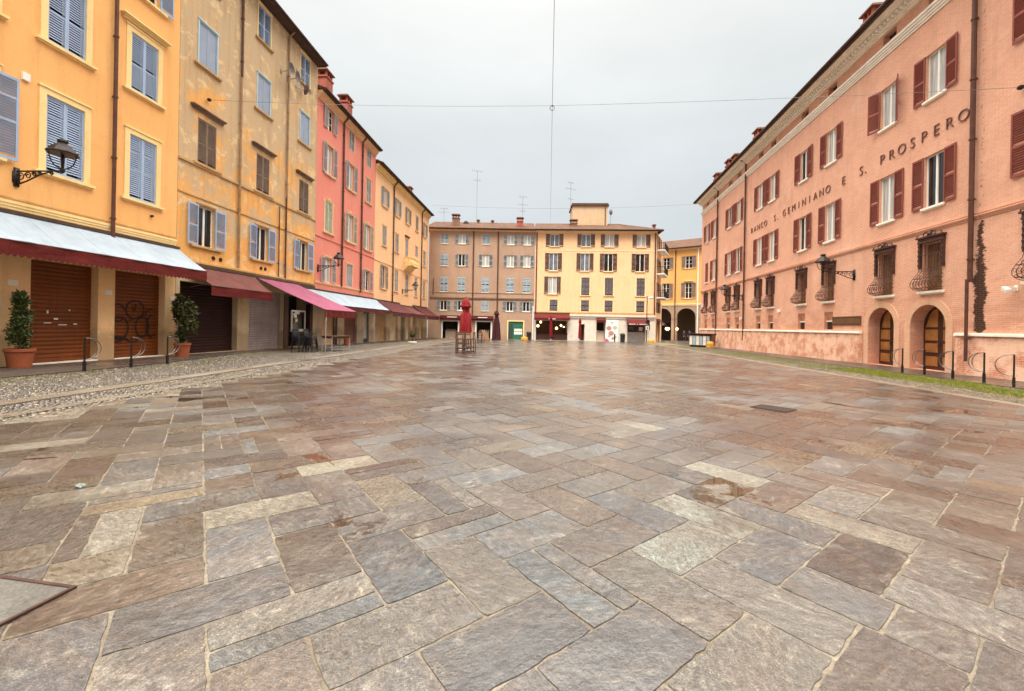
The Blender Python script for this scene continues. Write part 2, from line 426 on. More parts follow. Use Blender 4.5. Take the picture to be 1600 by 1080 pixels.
M['moss'] = groundmat('mossy_cobble_bed', (.10,.075,.04), (.17,.13,.08), .65, 6., c3=(.10,.11,.02))
M['concr'] = groundmat('pale_concrete', (.10,.088,.066), (.15,.135,.11), .6, 3.)
M['fill'] = groundmat('cover_stone_fill', (.055,.048,.04), (.10,.09,.075), .5, 3.)
def cobmat():
    t = NT('river_cobbles'); g = t.add('ShaderNodeNewGeometry')
    col = t.ramp(g.outputs['Random Per Island'], [(0, (.016,.009,.005)), (.3, (.03,.019,.010)), (.65, (.055,.037,.021)), (.9, (.095,.070,.044)), (1., (.19,.155,.11))])
    co = t.coord(); col = t.mix(t.ramp(t.noise(co, .8, 6, .6), [(.45, 0), (.65, .3)]), col, (.10,.075,.025))
    return t.out(col, .30, t.bump(t.noise(co, 60, 3), .3, .005), spec=.6)
M['cob'] = cobmat()

# ------------------------------------------------------------------ facade frames
def frame(m, c, sg):
    l = math.hypot(m, 1); return (Vector((c, 0)), Vector((sg*m/l, sg/l)))
FL = frame(.069, -15.69, 1); FR = frame(.152, 14.55, -1)
FB = (Vector((-11.6, 59.)), Vector((1., 0.)))
FY = (Vector((3.1, 59.)), Vector((17.5, -.9)).normalized())
def world(fr, s, off=0.):
    P, D = fr; n = Vector((D.y, -D.x)); q = P+D*s+n*off
    return q.x, q.y
def rotz(fr): return math.atan2(fr[1].y, fr[1].x)

MC = {}
def cached(key, fn):
    if key not in MC: MC[key] = fn()
    return MC[key]
def rnd3(v): return round(v*20)/20.

def shutter_mesh(w, h, mat, right=False, kind='louver', ns=None):
    def mk():
        b = MB(); t = .038; st = .055 if w > .4 else .045
        b.box(0, st, -t, 0, 0, h); b.box(w-st, w, -t, 0, 0, h)
        rails = [(0, .09), (h-.08, h)] + ([(h*.45, h*.45+.07)] if kind != 'panel' else []) + ([(h*.74, h*.74+.05)] if h > 2.2 and kind == 'louver' else [])
        for a, c in rails: b.box(st, w-st, -t+.002, -.002, a, c)
        if kind == 'panel': b.box(st, w-st, -t+.012, -.012, .09, h-.08)
        else:
            n = ns or int(h/.078); dz = h/n
            for i in range(n):
                z = i*dz
                if any(a-.02 < z < c for a, c in rails): continue
                b.bar((st, -t/2, z+dz*.5), (w-st, -t/2, z+dz*.5), .010, dz*.80, up=(0, .5, .87))
        b.box(st*.3, st*.3+.02, -t-.012, -t, h*.2, h*.2+.1); b.box(st*.3, st*.3+.02, -t-.012, -t, h*.75, h*.75+.1)
        if right: b.v = [(-x, y, z) for x, y, z in b.v]
        return b.mesh('shutter', mat)
    return cached(('sh', round(w, 2), round(h, 2), mat.name, right, kind, ns), mk)
def frame_mesh(w, h, mat, y, trans=False):
    def mk():
        b = MB(); f = .055; x = w/2
        b.box(-x, -x+f, y, y+.05, 0, h); b.box(x-f, x, y, y+.05, 0, h)
        b.box(-x+f, x-f, y+.002, y+.048, 0, f); b.box(-x+f, x-f, y+.002, y+.048, h-f, h)
        b.box(-.045, .045, y-.008, y+.04, f, h-f)
        if trans:
            for k in (.36, .68):
                b.box(-x+f, -.045, y+.006, y+.04, h*k, h*k+.03); b.box(.045, x-f, y+.006, y+.04, h*k, h*k+.03)
        return b.mesh('frame', mat)
    return cached(('fr', round(w, 2), round(h, 2), mat.name, y, trans), mk)
def pane_mesh(w, h, mat, y):
    def mk():
        b = MB(); b.box(-w/2, w/2, y, y+.02, 0, h); return b.mesh('pane', mat)
    return cached(('pn', round(w, 2), round(h, 2), mat.name, y), mk)
def casing_mesh(w, h, cw, mat, proud=.035, ears=False, bottom=True):
    def mk():
        b = MB(); x = w/2; p = -proud
        b.box(-x-cw, -x, p, 0, -cw*.2, h); b.box(x, x+cw, p, 0, -cw*.2, h)
        b.box(-x-cw, x+cw, p, 0, h, h+cw)
        e = .03
        b.box(-x-cw-e, x+cw+e, p-.03, 0, h+cw, h+cw+.05)
        if ears:
            b.box(-x-cw-.09, -x-cw, p, 0, h-.14, h+cw); b.box(x+cw, x+cw+.09, p, 0, h-.14, h+cw)
            b.box(-.14, .14, p-.015, 0, h+cw+.05, h+cw+.15)
        return b.mesh('window', mat)
    return cached(('ca', round(w, 2), round(h, 2), cw, mat.name, proud, ears), mk)
def sill_mesh(w, mat, pr=.11, hh=.09):
    def mk():
        b = MB(); b.box(-w/2, w/2, -pr, .02, -hh, -.002); b.box(-w/2+.04, w/2-.04, -pr*.5, 0, -hh-.05, -hh); return b.mesh('sill', mat)
    return cached(('si', round(w, 2), mat.name, pr, hh), mk)
def hood_mesh(w, mat, pr=.2):
    def mk():
        b = MB(); b.box(-w/2, w/2, -pr, 0, .08, .13); b.box(-w/2+.04, w/2-.04, -pr*.75, 0, .03, .08); b.box(-w/2+.08, w/2-.08, -pr*.4, 0, -.05, .03)
        return b.mesh('hood', mat)
    return cached(('ho', round(w, 2), mat.name, pr), mk)

class Bld:
    def __init__(s, name, fr, s0, label, cat='building', group=None):
        s.fr = fr; s.s0 = s0; x, y = world(fr, s0)
        s.root = empty(name, (x, y, 0), rotz(fr), label, cat, group)
        s.holes = []
    def add(s, name, mb, mat, parent=None, loc=(0, 0, 0), smooth=False):
        return mb.build(name, mat, parent or s.root, loc, smooth)
    def x(s, v): return v-s.s0
    def hole(s, a, b, z0, z1, depth=.22, arch=False): s.holes.append((s.x(a), s.x(b), z0, z1, depth, arch))
    def win(s, c, z0, z1, w=1.1, mode='c', sh=None, pane='gdark', frm='whitep', casing=None, cw=.14, ears=False, sill=None, sillw=None, hood=None, hoodw=None, kind='louver', sw=None, trans=False, depth=.2, inset=.045, hz=None, sillpr=.11, ns=None, label=None):
        h = z1-z0; x = s.x(c)
        s.holes.append((x-w/2, x+w/2, z0, z1, depth, False))
        loc = (x, 0, z0)
        fm = frame_mesh(w, h, M[frm], .11, trans)
        if casing:
            o = link('window', casing_mesh(w, h, cw, M[casing], ears=ears), s.root, loc); link('frame', fm, o)
        else: o = link('window', fm, s.root, loc)
        link('pane', pane_mesh(w, h, M[pane], .145), o)
        if sill: link('sill', sill_mesh(sillw or w+.36, M[sill], sillpr), o)
        if hood: link('hood', hood_mesh(hoodw or w+.7, M[hood]), o, (0, 0, h+(hz or .22)))
        if sh:
            swd = sw or w/2
            for side in (0, 1):
                op = mode in ('o', 'a') or (mode == 'l' and side == 0) or (mode == 'r' and side == 1)
                wide = swd if op else w/2
                me = shutter_mesh(wide, h, M[sh], side == 1, kind, ns)
                hx = (-w/2 if side == 0 else w/2)
                if op:
                    ang = R_.uniform(.03, .10) if mode != 'a' else R_.uniform(.25, .6)
                    q = link('shutter', me, o, (hx, -.045 if not casing else -.085, 0), -(PI-ang) if side == 0 else (PI-ang))
                else:
                    q = link('shutter', me, o, (hx, inset, 0), 0)
        if label: o['label'] = label
        return o
    def wall(s, s0, s1, z0, z1, mat, name='wall', depthback=8., y=0., sides=True):
        b = MB(); x0, x1 = s.x(s0), s.x(s1)
        hs = [h for h in s.holes if h[0] >= x0-.01 and h[1] <= x1+.01 and h[2] >= z0-.01 and h[3] <= z1+.01]
        xs = sorted({x0, x1} | {h[0] for h in hs} | {h[1] for h in hs}); zs = sorted({z0, z1} | {h[2] for h in hs} | {h[3] for h in hs})
        for i in range(len(xs)-1):
            for j in range(len(zs)-1):
                cx, cz = (xs[i]+xs[i+1])/2, (zs[j]+zs[j+1])/2
                if xs[i+1]-xs[i] < 1e-4 or zs[j+1]-zs[j] < 1e-4: continue
                if any(h[0] < cx < h[1] and h[2] < cz < h[3] for h in hs): continue
                b.quad((xs[i], y, zs[j]), (xs[i+1], y, zs[j]), (xs[i+1], y, zs[j+1]), (xs[i], y, zs[j+1]))
        for a, c, d, e, dp, arch in hs:
            y1 = y+dp
            b.quad((a, y, d), (a, y, e), (a, y1, e), (a, y1, d)); b.quad((c, y, d), (c, y1, d), (c, y1, e), (c, y, e))
            b.quad((a, y, d), (a, y1, d), (c, y1, d), (c, y, d))
            if not arch: b.quad((a, y, e), (c, y, e), (c, y1, e), (a, y1, e))
            else:
                r = (c-a)/2; cx = (a+c)/2; N = 16
                P = [(cx-r*math.cos(PI*k/N), e-r+r*math.sin(PI*k/N)) for k in range(N+1)]
                for k in range(N):
                    (xa, za), (xb, zb) = P[k], P[k+1]
                    b.quad((xa, y, za), (xb, y, zb), (xb, y, e), (xa, y, e))
                    b.quad((xa, y, za), (xa, y1, za), (xb, y1, zb), (xb, y, zb))
        if sides:
            D = y+depthback
            b.quad((x0, y, z0), (x0, y, z1), (x0, D, z1), (x0, D, z0)); b.quad((x1, y, z0), (x1, D, z0), (x1, D, z1), (x1, y, z1))
            b.quad((x0, D, z0), (x0, D, z1), (x1, D, z1), (x1, D, z0)); b.quad((x0, y, z1), (x1, y, z1), (x1, D, z1), (x0, D, z1))
        return b.build(name, mat, s.root, fix=False)
    def roller(s, a, b_, z0, z1, mat, depth=.2, pitch=.135):
        w = b_-a; b = MB(); n = int((z1-z0)/pitch)
        for i in range(n):
            z = z0+i*pitch; zt = min(z+pitch, z1); g = .016
            b.quad((0, .0, z+g), (w, .0, z+g), (w, -.012, z+pitch*.5), (0, -.012, z+pitch*.5))
            b.quad((0, -.012, z+pitch*.5), (w, -.012, z+pitch*.5), (w, 0, zt), (0, 0, zt))
            b.quad((0, .0, z), (w, .0, z), (w, .018, z+g*.5), (0, .018, z+g*.5)); b.quad((0, .018, z+g*.5), (w, .018, z+g*.5), (w, 0, z+g), (0, 0, z+g))
        b.box(0, w, -.025, .02, z0, z0+.10); b.box(w*.42, w*.58, -.05, -.025, z0+.02, z0+.07)
        b.quad((0, .03, z0), (w, .03, z0), (w, .03, z1), (0, .03, z1))
        s.hole(a, b_, z0-.0, z1, depth+.06)
        o = s.add('roller_shutter', b, M[mat], None, (s.x(a), depth, 0))
        return o
    def band(s, name, a, b_, z0, z1, pr, mat, steps=1):
        b = MB()
        for k in range(steps):
            za = z0+(z1-z0)*k/steps; zb = z0+(z1-z0)*(k+1)/steps
            b.box(s.x(a), s.x(b_), -pr*(k+1)/steps, .0, za, zb)
        return s.add(name, b, M[mat])
    def pipe(s, c, z0, z1, mat='pipe', r=.055, off=.09, foot=False, topout=0):
        b = MB(); x = s.x(c); pts = []
        if topout: pts += [(x, -topout, z1+.45), (x, -topout, z1+.3), (x, -off, z1-.1)]
        else: pts += [(x, -off, z1)]
        pts += [(x, -off, z0+(.4 if foot else 0))]
        if foot: pts += [(x+.12, -off-.03, z0+.2), (x+.12, -off-.03, z0)]
        b.tube(pts, r, 8)
        for k in range(int((z1-z0)/2.2)+1):
            z = z0+.8+k*2.2
            if z < z1-.2: b.lathe([(r*1.35, 0), (r*1.35, .06)], 8, (x, -off, z)); b.box(x-.02, x+.02, -off, 0, z+.015, z+.045)
        return s.add('downpipe', b, M[mat])
    def roof(s, a, b_, z, off, depth=6., rise=2.4, mat='tile', soffit=True, thick=.16, hipr=0.):
        b = MB(); x0, x1 = s.x(a), s.x(b_); p = .22; n = max(2, int((x1-x0)/p))
        k = 4; xs = [x0+(x1-x0)*i/(n*k) for i in range(n*k+1)]
        zt = [.05*abs(math.sin(PI*i/k)) for i in range(n*k+1)]
        for i in range(n*k):
            A, B = xs[i], xs[i+1]; za, zb = zt[i]+thick, zt[i+1]+thick
            B2, A2 = min(B, x1-hipr*1.) if hipr else B, min(A, x1-hipr) if hipr else A
            b.quad((A, -off, z+za), (B, -off, z+zb), (B2, depth, z+rise+zb), (A2, depth, z+rise+za))
            b.quad((A, -off, z+thick*.5), (B, -off, z+thick*.5), (B, -off, z+zb), (A, -off, z+za))
        c = x1-hipr
        b.quad((x0, depth, z+rise+thick), (c, depth, z+rise+thick), (c, depth+5, z+.2), (x0, depth+5, z+.2))
        b.poly([(x0, -off, z), (x0, -off, z+thick), (x0, depth, z+rise+thick), (x0, depth+5, z+.2), (x0, depth+5, z)])
        b.poly([(x1, -off, z), (x1, -off, z+thick), (c, depth, z+rise+thick), (c if hipr == 0 else x1, depth+5, z+.2), (c if hipr == 0 else x1, depth+5, z)])
        o = s.add('roof', b, M[mat])
        g = MB(); g.box(x0, x1, -off+.02, .0, z-.02, z+thick*.45)
        pts = [(x0, -off-.05, z+thick*.6), (x1, -off-.05, z+thick*.6)]; g.tube(pts, .075, 8)
        link('gutter', g.mesh('gutter', M['eave']), o)
        return o
def chimney(par, b, c, y, z0, z1, w=.8, d=.6, mat='roofr', style=0):
    m = MB(); x = b.x(c)
    m.box(x-w/2, x+w/2, y, y+d, z0, z1-.45); m.box(x-w/2-.06, x+w/2+.06, y-.06, y+d+.06, z1-.62, z1-.5)
    for i in (-1, 1):
        for j in (0, 1): m.box(x+i*w*.38-.07, x+i*w*.38+.07, y+j*(d-.16)+.01, y+j*(d-.16)+.15, z1-.45, z1-.12)
    m.box(x-.05, x+.05, y+.01, y+d-.01, z1-.45, z1-.12)
    n = len(m.f); m.box(x-w/2-.12, x+w/2+.12, y-.12, y+d+.12, z1-.12, z1-.04, 1); m.box(x-w/2-.02, x+w/2+.02, y-.03, y+d+.03, z1-.04, z1+.05, 1)
    return m.build('chimney', [M[mat], M['roofb']], par)

# ------------------------------------------------------------------ ground
def strip(name, xl, xr, Y0, Y1, dz, mat, n=40, thick=0.):
    b = MB()
    for i in range(n):
        a = Y0+(Y1-Y0)*i/n; c = Y0+(Y1-Y0)*(i+1)/n
        b.quad((xl(a), a, gz(a)+dz), (xr(a), a, gz(a)+dz), (xr(c), c, gz(c)+dz), (xl(c), c, gz(c)+dz))
        if thick:
            for f in (xl, xr): b.quad((f(a), a, gz(a)+dz-thick), (f(c), c, gz(c)+dz-thick), (f(c), c, gz(c)+dz), (f(a), a, gz(a)+dz))
    return tag(b.build(name, M[mat], fix=False), kind='structure')
wl = lambda Y: -15.69+.069*Y
wr = lambda Y: 14.55+.152*Y
strip('ground', lambda y: -90, lambda y: 110, -40, 160, -.06, 'asph', 2)
strip('piazza_bed', lambda y: -6.9, lambda y: wr(y)-5.2, -8, 58.6, -.0052, 'mortar', 40)
strip('cobble_bed', wl, lambda y: -6.2, -8, 58.9, -.026, 'base', 40)
def sidewalk_in(y): return wl(y)+max(1.15, 2.9-max(0, y-13.5)*.24)
strip('sidewalk_slabs', wl, sidewalk_in, -8, 58.9, .012, 'asph', 60, .05)
strip('granite_lane', lambda y: -8.62, lambda y: -8.18, -8, 58, .004, 'curb', 60, .03)
strip('granite_lane', lambda y: -7.42+.03*math.sin(y), lambda y: -7.12+.03*math.sin(y), -8, 11.5, -.004, 'curb', 40, .0)
strip('mossy_verge', lambda y: wr(y)-5.45, lambda y: wr(y)-2.2, -8, 60, -.008, 'moss', 60)
strip('granite_lane', lambda y: wr(y)-5.5, lambda y: wr(y)-5.15, -8, 56, .004, 'curb', 60, .03)
strip('sidewalk_slabs', lambda y: wr(y)-2.25, wr, -8, 52, .012, 'asph', 60, .05)
strip('street', lambda y: 17.5, lambda y: 40, 50, 90, -.02, 'asph', 10)

W = .354; DA = (.8007, .599); DB = (-.599, .8007)
def gpix(x, y):
    th = rad(1.05); dx = x-800; du = 509-y
    a = dx*math.cos(th)-du*math.sin(th); c = dx*math.sin(th)+du*math.cos(th)
    Y = 1.36/(-c/650-.0105); return a/650*Y, Y
# stones that stand out in the photograph: measured spots with the stone's own colour
SPOT = [((600,768),(0.346,0.317,0.248)),((510,727),(0.357,0.317,0.230)),((390,797),(0.322,0.282,0.202)),((1110,802),(0.322,0.322,0.259)),((1340,812),(0.288,0.242,0.173)),
        ((1080,850),(0.288,0.299,0.248)),((1345,872),(0.075,0.049,0.032)),((1140,735),(0.334,0.317,0.242)),((1215,718),(0.288,0.248,0.173)),((1560,755),(0.299,0.259,0.190)),
        ((985,790),(0.115,0.115,0.121)),((200,782),(0.265,0.190,0.104)),((610,880),(0.126,0.133,0.138)),((1040,900),(0.230,0.202,0.162)),((890,905),(0.155,0.162,0.162)),
        ((800,975),(0.126,0.121,0.121)),((745,885),(0.219,0.196,0.155)),((1000,1010),(0.144,0.126,0.115)),((460,850),(0.138,0.110,0.081)),((1190,850),(0.115,0.110,0.110)),((420,770),(0.133,0.115,0.104)),
        ((560,735),(0.104,0.052,0.034)),((365,930),(0.150,0.144,0.144)),((90,1010),(0.138,0.121,0.115))]
SPOTG = []
for (px, py), c in SPOT:
    gx, gy = gpix(px, py); SPOTG.append((gx*DA[0]+gy*DA[1], gx*DB[0]+gy*DB[1], c))
def paving():
    vs, fs, cols, rns = [], [], [], []
    rr = random.Random(5)
    pal = [((.165,.157,.150), 6), ((.180,.160,.138), 6), ((.155,.122,.098), 4), ((.205,.178,.142), 3), ((.165,.170,.166), 3), ((.29,.25,.185), 1.2), ((.21,.155,.105), 1.2), ((.16,.112,.083), 2.0), ((.33,.30,.235), .5), ((.125,.115,.108), 1.2)]
    tot = sum(w for _, w in pal)
    def pick():
        k = rr.random()*tot
        for c, w in pal:
            k -= w
            if k <= 0: break
        v = rr.uniform(.9, 1.12); return tuple(x*v for x in c)
    def stone(p0, p1, q0, q1, c=None):
        pc, qc = (p0+p1)/2, (q0+q1)/2
        X, Y = pc*DA[0]+qc*DB[0], pc*DA[1]+qc*DB[1]
        if Y < -2.6 or Y > 57.8: return
        if X < -6.62+(.18 if Y > 20 else 0) or X > wr(Y)-5.45: return
        if abs(X) > abs(Y)*1.4+4: return
        for a, e, cc in SPOTG:
            if p0 <= a <= p1 and q0 <= e <= q1: c = cc
        c = c or pick()
        near = math.hypot(X, Y) < 9
        g = rr.uniform(.003, .009); zt = rr.uniform(-.0012, .0012)
        ts = .0011 if near else .0028
        tx, ty = rr.gauss(0, ts), rr.gauss(0, ts)
        pts = []
        P0, P1, Q0, Q1 = p0+g, p1-g, q0+g, q1-g
        if near:
            def edge(ax, ay, bx, by):
                n = max(2, int((abs(bx-ax)+abs(by-ay))/.05)); o = []
                nx, ny = -(by-ay), (bx-ax); l = math.hypot(nx, ny); nx /= l; ny /= l
                for i in range(n):
                    t = i/n; j = (rr.gauss(0, .0026)) if i else .004
                    o.append((ax+(bx-ax)*t+nx*j+(0 if i else .006*(bx-ax)/l), ay+(by-ay)*t+ny*j+(0 if i else .006*(by-ay)/l)))
                return o
            pts = edge(P0, Q0, P1, Q0)+edge(P1, Q0, P1, Q1)+edge(P1, Q1, P0, Q1)+edge(P0, Q1, P0, Q0)
        else: pts = [(P0, Q0), (P1, Q0), (P1, Q1), (P0, Q1)]
        n0 = len(vs); n = len(pts)
        for ring in (0, 1):
            for (p, q) in pts:
                if ring:                                    # foot of the rounded arris
                    l = math.hypot(p-pc, q-qc); p += (p-pc)/l*.003; q += (q-qc)/l*.003
                x, y = p*DA[0]+q*DB[0], p*DA[1]+q*DB[1]
                vs.append((x, y, gz(y)+zt+(p-pc)*tx*2+(q-qc)*ty*2-(.011 if ring else 0)))
        r = (rr.random(), rr.random(), rr.random())
        fs.append(tuple(range(n0, n0+n))); cols.append((c, n)); rns.append((r, n))
        for i in range(n):
            j = (i+1) % n; fs.append((n0+i, n0+n+i, n0+n+j, n0+j)); cols.append((c, 4)); rns.append((r, 4))
    for i in range(-40, 190):
        for j in range(-110, 160):
            d = (i+j) % 4
            if d == 0: a, b_, c, e = i, i+2, j, j+1
            elif d == 2: a, b_, c, e = i, i+1, j, j+2
            else: continue
            p0, p1, q0, q1 = .395+W*a, .395+W*b_, 1.633+W*c, 1.633+W*e
            k = rr.random(); pm, qm = (p0+p1)/2, (q0+q1)/2
            if k < .07:                                    # broken across
                t = rr.uniform(.35, .65)
                if b_-a == 2: m = p0+(p1-p0)*t; stone(p0, m, q0, q1); stone(m, p1, q0, q1)
                else: m = q0+(q1-q0)*t; stone(p0, p1, q0, m); stone(p0, p1, m, q1)
            elif k < .13:                                  # two narrow strips
                t = rr.uniform(.35, .65)
                if b_-a == 2: m = q0+(q1-q0)*t; stone(p0, p1, q0, m); stone(p0, p1, m, q1)
                else: m = p0+(p1-p0)*t; stone(p0, m, q0, q1); stone(m, p1, q0, q1)
            else: stone(p0, p1, q0, q1)
    me = bpy.data.meshes.new('paving'); me.from_pydata(vs, [], fs)
    for nm, src in (('stone', cols), ('rnd', rns)):
        at = me.color_attributes.new(nm, 'FLOAT_COLOR', 'CORNER'); buf = []
        for c, n in src: buf += [c[0], c[1], c[2], 1.]*n
        at.data.foreach_set('color', buf)
    me.materials.append(M['pave']); me.update()
    tag(link('piazza_paving', me), kind='structure')
paving()

def cobbles():
    b = MB(); rr = random.Random(3)
    def dome(x, y, r, z, asp, an):
        n0 = len(b.v); k = 7; ca, sa = math.cos(an), math.sin(an)
        for ring, (f, h) in enumerate(((1., -.012), (.78, .012))):
            for j in range(k):
                t = 2*PI*j/k; u, v = r*f*math.cos(t)*asp, r*f*math.sin(t)
                b.v.append((x+u*ca-v*sa, y+u*sa+v*ca, z+h))
        b.v.append((x, y, z+.02))
        for j in range(k):
            j2 = (j+1) % k
            b.f.append((n0+j, n0+j2, n0+k+j2, n0+k+j)); b.m.append(0)
            b.f.append((n0+k+j, n0+k+j2, n0+2*k)); b.m.append(0)
    def fill(xl, xr, Y0, Y1, st):
        y = Y0
        while y < Y1:
            x = xl(y)+st*.5
            while x < xr(y):
                if rr.random() < .96 and abs(x) < 1.35*y+2:
                    dome(x+rr.gauss(0, st*.12), y+rr.gauss(0, st*.12), st*rr.uniform(.40, .56), gz(y)-.018, rr.uniform(.8, 1.3), rr.random()*3)
                x += st*rr.uniform(.85, 1.1)
            y += st*.9
    fill(lambda y: sidewalk_in(y)+.03, lambda y: -8.65, 5, 30, .095)
    fill(lambda y: sidewalk_in(y)+.03, lambda y: -8.65, 30, 50, .16)
    fill(lambda y: -8.15, lambda y: -6.45, 3, 11, .095); fill(lambda y: -8.15, lambda y: -6.45, 11, 40, .13)
    fill(lambda y: wr(y)-5.1, lambda y: wr(y)-2.3, 4, 24, .11); fill(lambda y: wr(y)-5.1, lambda y: wr(y)-2.3, 24, 46, .17)
    tag(b.build('cobble_paving', M['cob'], smooth=True, fix=False), kind='structure')
cobbles()

def grass():
    b = MB(); rr = random.Random(9)
    def patch(Y0, Y1, o0, o1, n, h0, h1, dens):
        for _ in range(n):
            y = rr.uniform(Y0, Y1); o = rr.uniform(o0, o1); x = wr(y)-o
            d = noise.noise(Vector((x*1.2, y*1.2, 3.)))
            edge = min(o-o0, o1-o)/(o1-o0)
            if d+rr.random()*dens+edge*.8 < .45: continue
            h = rr.uniform(h0, h1); an = rr.random()*PI; w = .006; l = rr.gauss(0, .35)*h
            cx, cy = math.cos(an)*w, math.sin(an)*w; z = gz(y)-.01
            n0 = len(b.v); b.v += [(x-cx, y-cy, z), (x+cx, y+cy, z), (x+l, y+rr.gauss(0, .3)*h, z+h)]
            b.f.append((n0, n0+1, n0+2)); b.m.append(0)
    patch(7.5, 17.5, 2.25, 4.1, 34000, .025, .075, .75)
    patch(16, 30, 2.3, 4.8, 16000, .02, .05, .7)
    patch(28, 46, 2.3, 5.0, 9000, .02, .05, .7)
    tag(b.build('grass', M['grass'], fix=False), kind='stuff')
    g = MB(); rr2 = random.Random(4)
    for _ in range(5000):                                   # weeds between the cobbles on the other side
        y = rr2.uniform(9, 30); x = sidewalk_in(y)+abs(rr2.gauss(0, .8))+.02
        if x > -8.7 or noise.noise(Vector((x*1.5, y*.8, 1.))) < .05: continue
        h = rr2.uniform(.02, .05); an = rr2.random()*PI; z = gz(y)-.01
        n0 = len(g.v); g.v += [(x-math.cos(an)*.008, y-math.sin(an)*.008, z), (x+math.cos(an)*.008, y+math.sin(an)*.008, z), (x+rr2.gauss(0, .02), y+rr2.gauss(0, .02), z+h)]
        g.f.append((n0, n0+1, n0+2)); g.m.append(0)
    tag(g.build('weeds', M['grass'], fix=False), kind='stuff')
grass()

# ------------------------------------------------------------------ LEFT ROW
def gs(fr, s): return gz(world(fr, s)[1])
# --- yellow house
b = Y1 = Bld('yellow_house', FL, 3., 'tall bright yellow house with blue shutters in cream frames, leftmost of all')
for c in (6.0, 8.62, 11.26, 13.67, 16.33):
    for r, (z0, z1) in enumerate(((6.08, 8.52), (10.2, 12.38), (14.0, 15.9), (17.3, 19.))):
        mode = 'c'
        if c == 11.26 and r == 0: mode = 'o'
        if c == 16.33 and r == 2: mode = 'r'
        b.win(c, z0, z1, 1.1, mode, 'sh_blue', casing='cream', cw=.19, sill='cream', sillw=1.72, hood='cream' if (r == 1 and c == 16.33) else None, hz=.36, hoodw=1.95, pane='gdark')
for a, c in ((5., 7.2), (9.3, 11.85), (12.81, 14.77), (15.35, 17.39)):
    ro = b.roller(a, c, gs(FL, a)+.02, 3.3, 'r_or', .28)
    for (u, z_, w_, h_) in ((.62, 1.62, .05, .1), (.82, 1.42, .12, .06), (.55, 1.3, .2, .03), (.95, 1.24, .25, .03), (1.4, 1.26, .1, .04), (1.25, 1.72, .04, .05)):
        if a < 14: g = MB(); g.box(u, u+w_, -.034, -.026, z_, z_+h_); g.build('sticker', M['paper'], ro)
    if a > 15:                                               # sprayed bubble letters
        g = MB()
        def loop(cx, cz, rx, rz, a0=0, a1=360, n=24):
            pts = [(cx+rx*math.cos(rad(a0+(a1-a0)*i/n)), cz+rz*math.sin(rad(a0+(a1-a0)*i/n))) for i in range(n+1)]
            for i in range(n):
                (xa, za), (xb, zb) = pts[i], pts[i+1]; l = math.hypot(xb-xa, zb-za) or 1; nx, nz = -(zb-za)/l*.027, (xb-xa)/l*.027
                g.poly([(xa-nx, -.031, za-nz), (xb-nx, -.031, zb-nz), (xb+nx, -.031, zb+nz), (xa+nx, -.031, za+nz)])
        loop(.42, 1.15, .33, .42); loop(.36, 1.72, .26, .32, 20, 330); loop(1.02, 1.85, .36, .36, -60, 250); loop(1.32, 1.18, .27, .4)
        loop(.95, .8, .3, .2, 150, 370); loop(1.72, 1.2, .22, .45, 80, 280); loop(.3, .72, .26, .10, 0, 330); loop(.98, 1.98, .06, .17, 180, 400); loop(1.75, 1.7, .3, .2, 90, 200)
        for q in ((.75, 1.4, 1.3, 1.62), (.15, .75, .8, .7), (1.1, .82, 1.9, .85), (.75, 1.15, .75, 1.0), (1.05, 1.0, 1.2, .85)):
            n_ = 8
            for i in range(n_):
                xa, za, xb, zb = q[0]+(q[2]-q[0])*i/n_, q[1]+(q[3]-q[1])*i/n_, q[0]+(q[2]-q[0])*(i+1)/n_, q[1]+(q[3]-q[1])*(i+1)/n_
                g.quad((xa, -.031, za-.02), (xb, -.031, zb-.02), (xb, -.031, zb+.02), (xa, -.031, za+.02))
        g.build('graffiti', M['spray'], ro, fix=False)
    t = MB(); t.box(b.x(a), b.x(c), -.04, .25, gs(FL, a)-.1, gs(FL, a)+.035); b.add('threshold', t, M['white'])
b.wall(3., 17.88, -1., 4.62, M['y1pillar'], 'ground_floor_wall')
b.wall(3., 17.88, 4.62, 20.2, M['y1'])
b.band('frieze', 3., 17.87, 4.66, 4.92, .05, 'cream', 3); b.band('frieze', 3., 17.87, 4.97, 5.02, .03, 'och_trim')
b.pipe(15.13, 4.3, 20., 'pipe', .06, .12); b.pipe(6.9, 4.3, 20., 'pipe', .06, .12)
b.roof(3., 17.88, 20.2, .7)
def plaque(bld, s_, z, txt=None):
    m = MB(); m.box(bld.x(s_)-.12, bld.x(s_)+.12, -.02, 0, z, z+.17)
    return bld.add('number_plaque', m, M['whitep'])
def text_mesh(txt, size, depth=.01, bold=0.):
    cu = bpy.data.curves.new('txt', 'FONT'); cu.body = txt; cu.size = size; cu.extrude = depth; cu.offset = bold
    cu.align_x = 'CENTER'; cu.resolution_u = 3
    o = bpy.data.objects.new('txt', cu); COL.objects.link(o)
    me = bpy.data.meshes.new_from_object(o.evaluated_get(bpy.context.evaluated_depsgraph_get()))
    bpy.data.objects.remove(o); bpy.data.curves.remove(cu)
    me.transform(Matrix.Rotation(PI/2, 4, 'X')); return me
for s_, z in ((12.38, 2.42), (15.12, 2.35), (17.72, 2.3)): plaque(b, s_, z)
vb = MB(); vb.box(b.x(12.58)-.09, b.x(12.58)+.09, -.06, 0, 8.62, 8.85); b.add('meter_box', vb, M['whitep'])
v = MB(); v.lathe([(.05, 0), (.05, .1)], 10); v.v = [(x, -z, y) for x, y, z in v.v]; v.build('vent', M['dark'], b.root, (b.x(16.7), 0.01, 5.62))

